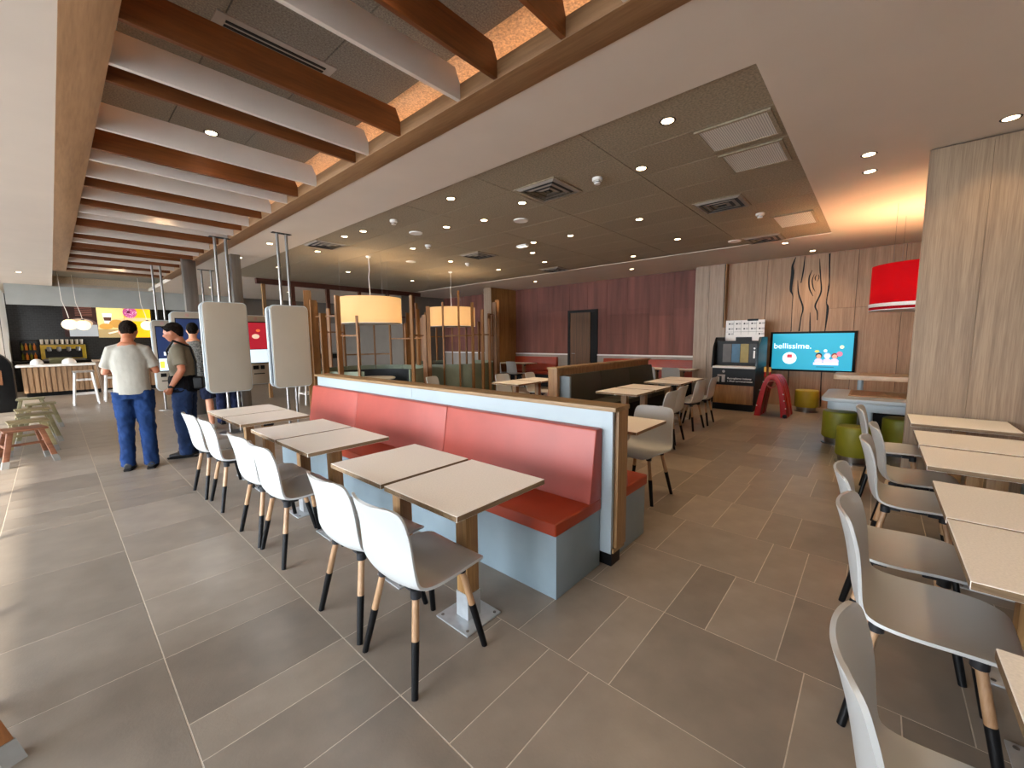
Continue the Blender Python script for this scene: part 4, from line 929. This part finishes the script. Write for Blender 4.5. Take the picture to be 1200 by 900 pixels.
decal([(1.06, 2.78), (1.09, 2.66), (1.07, 2.52), (1.03, 2.42)], [.005, .016, .016, .006]); decal([(1.02, 2.76), (1.045, 2.7), (1.03, 2.64)], [.006, .014, .006]); decal([(1.0, 2.62), (.98, 2.7), (.99, 2.76)], [.005, .012, .006])
decal([(1.395, .76), (1.395, .4), (1.395, .03)], [.010, .010, .010]); decal([(.83, .76), (.82, .4), (.80, .03)], [.010, .016, .012])

# ================================================================== RECYCLING STATION
XS = 9.2
t = thing('recycling_station', 'black waste sorting station with oak doors left of the television', 'cabinet', (9.65, 2.16, 0))
part('plinth', B(XS + .04, 1.78, 0, 10.08, 2.54, .14), M['black'], t)
part('oak_door', B(XS, 1.78, .14, XS + .02, 2.52, .52), M['oak_dark'], t, bevel=.002)
part('body', B(XS + .02, 1.76, .14, 10.1, 2.56, .88), M['black'], t)
fp = part('front_panel', B(XS - .005, 1.76, .54, XS + .02, 2.54, .86), M['black'], t)
part('tray_shelf', B(XS - .06, 1.76, .87, XS + .2, 2.54, .91), M['plastic_white'], t, bevel=.004)
part('side_panel', MB().prism([(XS, .88), (10.1, .88), (10.1, 1.5), (XS + .25, 1.5), (XS + .08, 1.3)], 'y', 1.735, 1.775), speck('teal_side_panel', '1c3440', .4), t, bevel=.01)
part('side_panel', MB().prism([(XS, .88), (10.1, .88), (10.1, 1.5), (XS + .25, 1.5), (XS + .08, 1.3)], 'y', 2.545, 2.585), M['black'], t, bevel=.01)
rp_ = part('rear_panel', B(XS + .22, 1.78, .9, XS + .26, 2.54, 1.42), M['black'], t)
for k, (y0, y1, col) in enumerate(((2.26, 2.42, '4a4440'), (2.1, 2.25, '2c5c78'), (1.94, 2.09, '8a7a34'), (1.8, 1.93, '0c0c0e'))):
    part('waste_flap', B(XS + .21, y0, .98, XS + .22, y1, 1.36), speck('flap_' + col, col, .5), rp_)
text('i', .34, M['plastic_white'], 'flap_text', rp_, (XS + .205, 1.875, 1.07), (0, -1, 0), (0, 0, 1))
ic = MB().lathe((XS - .008, 2.335, .80), [(0, 0), (.028, 0), (.028, .003), (0, .003)], 16, axis='x').box(XS - .008, 2.305, .58, XS - .005, 2.365, .70).box(XS - .008, 2.30, .70, XS - .005, 2.45, .735).box(XS - .008, 2.41, .58, XS - .005, 2.47, .68)
part('litter_pictogram', ic, M['wainscot'], fp)
text('Raccogliamo insieme', .052, M['plastic_white'], 'panel_text', fp, (XS - .006, 2.26, .645), (0, -1, 0), (0, 0, 1), .001)
text('i rifiuti correttamente', .052, M['plastic_white'], 'panel_text', fp, (XS - .006, 2.26, .59), (0, -1, 0), (0, 0, 1), .001)
pb = thing('instruction_board', 'white sorting instruction board standing on the recycling station', 'sign', (9.95, 2.15, 1.5))
part('board', B(9.94, 1.78, 1.42, 9.96, 2.52, 1.86), M['plastic_white'], pb); part('clip', B(9.93, 1.9, 1.84, 9.97, 2.1, 1.88), M['black'], pb)
part('foot', B(9.9, 2.0, 1.40, 9.99, 2.3, 1.50), M['black'], pb)
mb = MB()
for r_ in range(3):
    for k in range(5):
        y = 2.46 - k * .145; z = 1.79 - r_ * .11
        if r_ == 2 and 0 < k < 4: continue
        mb.box(9.936, y - .03, z - .02, 9.94, y, z + .012)
        for q in range(3): mb.box(9.937, y - .1, z - .02 + q * .014, 9.94, y - .045, z - .015 + q * .014)
for k in range(1, 5): mb.box(9.938, 2.505 - k * .145, 1.55, 9.94, 2.508 - k * .145, 1.85)
mb.box(9.938, 1.8, 1.612, 9.94, 2.5, 1.616); part('printed_icons', mb, M['darkgrey'], pb)
tag(part('leaflet_holder', B(10.2, 2.60, 0, 10.36, 2.66, 1.72), M['oak_panel'], bevel=.004), 'narrow oak board standing between the pilaster and the recycling station', 'board')

# ================================================================== RED ARCH TOY
t = thing('arch_toy', 'red plastic arched climbing toy with yellow pegs before the television', 'toy', (9.2, 1.42, 0))
def arch(x0, x1, cy, hw, h, wd, n=20):
    """parabolic-ish arch band in the y,z plane"""
    v = []; f = []
    for k in range(n + 1):
        co = math.cos(PI * k / n)
        for (rw, rh) in ((hw, h), (hw - wd, h - wd * .9)):
            yy = cy + rw * co; zz = rh * (1 - abs(co) ** 2.6)
            for x in (x0, x1): v.append((x, yy, zz))
    for k in range(n):
        a, b = 4 * k, 4 * k + 4
        f += [(a, a + 1, b + 1, b), (a + 2, b + 2, b + 3, a + 3), (a, b, b + 2, a + 2), (a + 1, a + 3, b + 3, b + 1)]
    f += [(0, 2, 3, 1), (4 * n, 4 * n + 1, 4 * n + 3, 4 * n + 2)]
    return MB().add(v, f)
for k in range(4):
    x = 8.88 + k * .17; part('arch_band', arch(x, x + .13, 1.42 - k * .0, .27 + .006 * (k % 2), .80 - .01 * k, .105), M['red_toy'], t, bevel=.008)
part('arch_core', arch(8.9, 9.5, 1.42, .25, .76, .03), speck('red_toy_dark', '8c1418', .4), t)
bl = MB()
for y, z in ((1.17, .18), (1.2, .32), (1.22, .44), (1.64, .2), (1.6, .5), (1.55, .66)): bl.ball((8.875, y + .01, z), .012, 8, 6)
part('bolts', bl, M['plastic_white'], t)
for y in (1.47, 1.55):
    p_ = part('peg', MB().tube([(8.95, y, .74), (8.95, y, .86)], .014, 8), M['red_toy'], t); part('peg_cap', MB().tube([(8.95, y, .84), (8.95, y, .93)], .022, 10), speck('yellow_cap', 'd8a840', .4), p_)
part('wheel', MB().lathe((8.86, 1.19, .035), [(0, 0), (.035, 0), (.035, .03), (0, .03)], 18, axis='x'), M['black'], t)
part('hand_loop', MB().tube([(8.86, 1.42 + .07 * math.cos(a), .62 + .06 * math.sin(a)) for a in [2 * PI * k / 16 for k in range(17)]], .008, 6), M['coral'], t)

# ================================================================== PLAY CORNER
def pouf(label, x, y, mat, r=.19, h=.46):
    t = thing('pouf_stool', label, 'stool', (x, y, 0), 0, 'round upholstered pouf stools')
    part('base_disc', MB().lathe((x, y, 0), [(r * 1.0, 0), (r * 1.0, .012), (r * .7, .02), (r * .7, .02)], 28), M['steel'], t)
    part('collar', MB().lathe((x, y, .018), [(r * .8, 0), (r * .85, .075)], 28), M['steel'], t)
    part('cushion', MB().lathe((x, y, .09), [(r * .93, 0), (r, .02), (r, h - .125), (r * .985, h - .105), (r * .93, h - .093), (0, h - .087)], 36), mat, t)
pouf('olive green pouf stool under the white play table, nearest the camera', 6.22, .14, M['olive'], .165, .44)
pouf('olive pouf stool in the shade behind the nearest one', 7.25, .33, M['olive'])
pouf('olive pouf stool in shade near the oak column', 7.05, -.30, M['olive'])
pouf('mustard pouf stool beneath the television', 10.02, .99, M['mustard'], .2, .43)
t = thing('play_table', 'white rounded children play table with a recessed brown tray', 'table', (6.9, -.15, 0))
part('table_top', MB().prism(rrect(6.28, -.75, 7.42, .48, .12, 8), 'z', .70, .75), M['part_white'], t, bevel=.012)
part('apron', MB().prism(rrect(6.34, -.72, 7.36, .42, .1, 8), 'z', .60, .70), M['part_white'], t, bevel=.008)
part('tray', B(6.62, -.6, .748, 7.28, .21, .756), M['ply'], t)
part('tray_rim', MB().box(6.60, -.62, .75, 6.62, .23, .762).box(7.28, -.62, .75, 7.30, .23, .762).box(6.62, .21, .75, 7.28, .23, .762).box(6.62, -.62, .75, 7.28, -.6, .762), M['oak_trim'], t)
part('pedestal', MB().lathe((6.62, .02, 0), [(.14, 0), (.05, .04), (.035, .6)], 20), M['part_white'], t); part('pedestal', MB().lathe((7.1, -.5, 0), [(.14, 0), (.05, .04), (.035, .6)], 20), M['part_white'], t)
t = thing('high_bar', 'narrow pale oak bar shelf behind the white play table', 'table', (8.3, -.3, 0))
part('bar_top', MB().prism(rrect(7.75, -1.2, 8.35, .46, .06, 5), 'z', .86, .925), speck('pale_bar_top', 'c9ab8a', .4, 20, .04), t, bevel=.004)
part('bar_post', MB().lathe((8.05, .15, 0), [(.18, 0), (.18, .01), (.035, .02), (.035, .875)], 20), M['part_white'], t); part('bar_post', MB().lathe((8.05, -.8, 0), [(.18, 0), (.18, .01), (.035, .02), (.035, .875)], 20), M['part_white'], t)
t = thing('storage_cube', 'dark low storage cube behind the play table stools', 'cabinet', (8.6, -.1, 0))
part('body', B(8.5, -.6, 0, 9.0, .35, .5), M['black'], t, bevel=.006); part('lid', B(8.48, -.62, .5, 9.02, .37, .53), M['darkgrey'], t)

# ================================================================== PEOPLE
SK = {'light': ('c68a6a', 'a56a4c'), 'tan': ('a8694a', '8a5238')}
def finish(mb_list, name, mat, parent, vox=.012, smooth=4, loc=(0, 0, 0), rz=0, label=None, disp=None):
    """fuse overlapping lofts into one continuous surface"""
    mb = MB()
    for q in mb_list: mb.add(q.v, q.f)
    me = mb.mesh(name, mat, smooth=False)
    o = bpy.data.objects.new('tmp', me); C.objects.link(o)
    r = o.modifiers.new('r', 'REMESH'); r.mode = 'VOXEL'; r.voxel_size = vox; r.use_smooth_shade = True
    if smooth: s = o.modifiers.new('s', 'SMOOTH'); s.iterations = smooth; s.factor = .5
    if disp:
        tx = bpy.data.textures.new(name, 'CLOUDS'); tx.noise_scale = disp[1]; d = o.modifiers.new('d', 'DISPLACE'); d.texture = tx; d.strength = disp[0]; d.texture_coords = 'GLOBAL'
    dg = bpy.context.evaluated_depsgraph_get(); m2 = bpy.data.meshes.new_from_object(o.evaluated_get(dg)); C.objects.unlink(o)
    m2.shade_smooth()
    if not m2.materials: m2.materials.append(mat)
    p = bpy.data.objects.new(name, m2); C.objects.link(p); p.parent = parent; OFF[p.name] = (0, 0, 0)
    if label: p['label'] = label
    return p
def T(pts, r, n=14): return MB().tube(pts, r, n)
def person(label, x, y, rz, H=1.8, shirt='', trouser='', shoe='', hair='', skin='tan', pose='phone', shorts=False, extra=None, head_turn=0, head_down=.15, stance=.12, build=1.0, shirt_pat=None):
    """faces local +x before rotation; left is +y"""
    s = H / 1.8; t = thing('person', label, 'person', (0, 0, 0))
    sk = speck('skin', SK[skin][0], .5, 20, .03); b = build
    hip = .93 * s; kn = .50 * s; an = .09 * s; sh = 1.475 * s
    feet = [(.02, stance), (-.02, -stance)]
    if pose == 'step': feet = [(.05, stance), (-.10, -stance)]
    legs = []
    for fx, fy in feet:
        sg = 1 if fy > 0 else -1
        legs.append([(0, sg * .095 * b, hip), (fx * .6 + .015, fy * .9, kn), (fx - .01, fy, an)])
    # skin body: torso, neck, legs, arms as one
    torso = [T([(0, 0, .88 * s), (-.005, 0, 1.0 * s), (0, 0, 1.12 * s), (.0, 0, 1.28 * s), (-.01, 0, 1.42 * s), (-.02, 0, 1.50 * s)],
               [(.165 * b, .115 * b), (.155 * b, .115 * b), (.15 * b, .11 * b), (.175 * b, .125 * b), (.16 * b, .105 * b), (.07, .07)], 18)]
    hx = .02 + head_down * .25; hz = 1.645 * s - head_down * .06
    ct, st_ = math.cos(head_turn), math.sin(head_turn)
    def hd(px, py, pz):   # head-local point: turn then nod
        c_, s_ = math.cos(head_down * 1.6), math.sin(head_down * 1.6); qx, qz = px * c_ + pz * s_, -px * s_ + pz * c_
        return (hx + qx * ct - py * st_, qx * st_ + py * ct, hz + qz)
    body = list(torso) + [T([(-.02, 0, 1.44 * s), (0.0, 0, 1.53 * s), hd(-.015, 0, -.05)], [.066, .056, .055], 14)]
    for lg in legs:
        body.append(T([lg[0], tuple((a + c) / 2 for a, c in zip(lg[0], lg[1])), lg[1], tuple((a * .6 + c * .4) for a, c in zip(lg[1], lg[2])), lg[2]], [.092 * b, .08 * b, .055 * b, .056 * b, .036], 14))
        body.append(T([(lg[2][0] - .03, lg[2][1], .05), (lg[2][0] + .14, lg[2][1], .035)], [.04, .03], 10))
    arms = []
    for sg in (1, -1):
        S = (-.01, sg * .160 * b, 1.405 * s)
        if pose == 'phone': E_ = (.02, sg * .245 * b, 1.15 * s); Wr = (.24, sg * .14, 1.18 * s); Hn = (.31, sg * .08, 1.19 * s)
        elif pose == 'pocket': E_ = (-.06, sg * .25 * b, 1.16 * s); Wr = (.07, sg * .23 * b, .95 * s); Hn = (.11, sg * .19 * b, .87 * s)
        elif pose == 'touch' and sg < 0: E_ = (.14, sg * .25, 1.20 * s); Wr = (.34, sg * .2, 1.32 * s); Hn = (.42, sg * .18, 1.36 * s)
        else: E_ = (-.02, sg * .27 * b, 1.16 * s); Wr = (.04, sg * .27 * b, .92 * s); Hn = (.06, sg * .26 * b, .84 * s)
        arms.append((S, E_, Wr, Hn)); dW = (Vector(Hn) - Vector(Wr)).normalized()
        body.append(T([S, tuple((a + c) / 2 for a, c in zip(S, E_)), E_, tuple((a * .65 + c * .35) for a, c in zip(E_, Wr)), Wr], [.056 * b, .048 * b, .041 * b, .042 * b, .027], 12))
        side = dW.cross(Vector((0, 0, 1))).normalized() if abs(dW.z) < .8 else Vector((0, 1, 0)) if False else Vector((1, 0, 0))
        palm0 = Vector(Wr); palm1 = palm0 + dW * .085
        body.append(T([palm0, palm0 + dW * .04, palm1], [(.026, .02), (.038, .018), (.036, .016)] if True else .03, 10))
        curl = dW.cross(side).normalized() * sg
        for q, ln in ((-1.5, .062), (-.5, .075), (.5, .07), (1.5, .055)):
            b0 = palm1 + side * q * .018; m1 = b0 + dW * ln * .5 + curl * .006; e1 = b0 + dW * ln * .85 + curl * .03
            body.append(T([b0 - dW * .01, m1, e1], [.0095, .009, .0075], 8))
        b0 = palm0 + dW * .03 + side * .03; body.append(T([b0, b0 + side * .025 + dW * .025, b0 + side * .03 + dW * .055], [.012, .011, .009], 8))
    # head
    hm = MB().ball((0, 0, 0), .1, 20, 14, sc=(1.0, .78, 1.14)); jaw = MB().ball((.028, 0, -.062), .062, 16, 10, sc=(1.0, .9, .9))
    nose = T([(.094, 0, .012), (.116, 0, -.022), (.098, 0, -.03)], [.008, .013, .012], 8)
    brow = MB().ball((.088, 0, .024), .03, 10, 8, sc=(.4, 1.5, .35)); lips = MB().ball((.09, 0, -.056), .02, 10, 8, sc=(.5, 1.1, .45))
    ears = MB().ball((-.005, .08, -.005), .024, 10, 8, sc=(.7, .4, 1.2)).ball((-.005, -.08, -.005), .024, 10, 8, sc=(.7, .4, 1.2))
    for q in (hm, jaw, nose, brow, lips, ears):
        q.v = [hd(*v) for v in q.v]; body.append(q)
    bo = finish(body, 'body', sk, t, .0095, 2)
    ey = MB()
    for sg in (1, -1): ey.ball(hd(.086, sg * .031, .006), .011, 8, 6)
    part('eyes', ey, M['black'], bo)
    # hair
    hr = MB().ball((-.016, 0, .030), .104, 22, 16, sc=(1.0, .80, .98)).ball((-.052, 0, -.022), .062, 16, 12, sc=(.8, 1.06, 1.0))
    hr.v = [hd(*v) for v in hr.v]
    finish([hr], 'hair', speck('hair_' + hair, hair, .95, 90, .3, bump=.8, bscale=160, spec=.1), t, .007, 1, disp=(.010, .018))
    # shirt
    sm = speck('shirt_' + shirt, shirt, .85, 4, .05, bump=.5, bscale=14, stretch=(1, 1, .5)) if not shirt_pat else speck('patterned_shirt', shirt_pat[0], .8, 45, .1, col2=shirt_pat[1])
    e = .022
    shp = [T([(0, 0, .90 * s), (-.005, 0, 1.0 * s), (0, 0, 1.12 * s), (.0, 0, 1.28 * s), (-.01, 0, 1.42 * s), (-.015, 0, 1.495 * s)],
             [(.185 * b, .135 * b), (.18 * b, .135 * b), (.175 * b, .13 * b), (.195 * b, .14 * b), (.165 * b, .115 * b), (.072, .072)], 20)]
    for S, E_, Wr, Hn in arms:
        k_ = tuple(a + (c - a) * .78 for a, c in zip(S, E_)); shp.append(T([(0, S[1] * .3, 1.43 * s), S, tuple((a + c) / 2 for a, c in zip(S, k_)), k_], [.07, .073 * b, .068 * b, .072 * b], 14))
    finish(shp, 'shirt', sm, t, .012, 3, disp=(.012, .11))
    # trousers
    tm = speck('trousers_' + trouser, trouser, .9, 5, .14, spec=.2, bump=.5, bscale=20)
    tr = [T([(0, 0, .84 * s), (0, 0, .95 * s)], [(.185 * b, .13 * b), (.172 * b, .122 * b)], 18)]
    for lg in legs:
        H0, K0, A0 = [Vector(q) for q in lg]
        if shorts: pts = [H0, H0.lerp(K0, .5), H0.lerp(K0, .95)]; rs = [.115 * b, .11 * b, .105 * b]
        else: pts = [H0, H0.lerp(K0, .5), K0, K0.lerp(A0, .5), A0 + Vector((0, 0, .0)), A0 + Vector((0, 0, -.05))]; rs = [.112 * b, .102 * b, .086 * b, .08 * b, .076 * b, .078 * b]
        tr.append(T(pts, rs, 16))
    finish(tr, 'shorts' if shorts else 'trousers', tm, t, .012, 2, disp=(.03, .075))
    # shoes
    for lg in legs:
        fx, fy = lg[2][0], lg[2][1]
        so_ = finish([T([(fx - .07, fy, .045), (fx, fy, .05), (fx + .1, fy, .04), (fx + .19, fy, .032)], [(.038, .042), (.042, .052), (.046, .038), (.034, .026)], 14), T([(fx - .02, fy, .05), (fx - .02, fy, .10)], [.045, .042], 12)], 'shoe', speck('shoe_' + shoe, shoe, .5), t, .009, 2)
        part('sole', MB().prism([(fx - .11, fy - .03), (fx - .09, fy - .04), (fx + .1, fy - .05), (fx + .2, fy - .035), (fx + .22, fy), (fx + .2, fy + .035), (fx + .1, fy + .05), (fx - .09, fy + .04), (fx - .11, fy + .03)], 'z', 0, .016), M['plastic_white'] if shoe > 'b' else M['black'], so_)
    if extra == 'bag':
        part('shoulder_strap', MB().tube([(.03, .14, 1.53 * s), (.14, .02, 1.40 * s), (.145, -.08, 1.24 * s), (.1, -.175, 1.05 * s)], .013, 8).tube([(.03, .14, 1.53 * s), (-.125, .08, 1.45 * s), (-.155, .03, 1.25 * s), (-.15, .03, 1.08 * s)], .013, 8), M['black'], t)
        part('shoulder_bag', B(-.235, -.02, .90 * s, -.12, .12, 1.06 * s), M['black'], t, bevel=.03, seg=3)
        finish([T([(0, 0, .87 * s), (0, 0, .98 * s), (0, 0, 1.08 * s)], [(.205 * b, .155 * b), (.20 * b, .152 * b), (.19 * b, .145 * b)], 20)], 'tied_jacket', speck('black_jacket', '0c0c0f', .9, 10, .1, spec=.1, bump=.5, bscale=30), t, .012, 1, disp=(.02, .05))
        g_ = MB()
        for sg in (1, -1): g_.v += []; q = MB().ball((.075, sg * .032, .085), .02, 10, 8, sc=(.5, 1.2, .8)); q.v = [hd(*v) for v in q.v]; g_.add(q.v, q.f)
        q = MB().tube([(-.02, .088, .03), (.08, .05, .09), (.08, -.05, .09), (-.02, -.088, .03)], .004, 6); g_.add([hd(*v) for v in q.v], q.f)
        part('sunglasses', g_, M['black'], t, label='sunglasses pushed up on the hair')
        part('wristwatch', MB().tube([tuple(Vector(arms[0][2]) + Vector((0, 0, .02))), tuple(Vector(arms[0][2]) - Vector((0, 0, .012)))], .034, 12), M['black'], t)
    if extra == 'phone':
        part('phone', B(.33, -.05, 1.17 * s, .40, .05, 1.185 * s), M['black'], t)
    if extra == 'band':
        pass
    t.location = (x, y, 0); t.rotation_euler = (0, 0, rz)
    return t
person('man seen from behind in a pale grey T-shirt and bright blue trousers, head bent', .60, 6.58, 1.30, 1.82, '989489', '142c54', '121214', '1a130e', 'tan', 'phone', head_down=.32, stance=.108, build=.93)
person('man in profile in khaki T-shirt and jeans, sunglasses on his hair', 1.12, 6.80, 2.72, 1.80, '6e6654', '1a2a48', '111113', '1a130e', 'tan', 'pocket', extra='bag', head_down=.16, stance=.09, build=1.02)
person('person in a dark patterned shirt and navy shorts with white sneakers facing a kiosk', 1.60, 8.62, 1.3, 1.88, '5a5a5a', '161c30', 'd8d8d8', '120e0c', 'light', 'touch', shorts=True, shirt_pat=('8a8a84', '1e2024'), head_down=.1, stance=.16)
person('person mostly hidden behind the left blank kiosk in navy trousers', 2.12, 9.0, 1.5, 1.66, '8a8f98', '1c2440', '2c2422', '201810', 'light', 'relaxed', head_down=.2)
person('person mostly hidden behind the left blank kiosk in black trousers', 2.28, 10.0, 1.6, 1.66, '4a4038', '121214', '6a4630', '201810', 'tan', 'relaxed', head_down=.2)
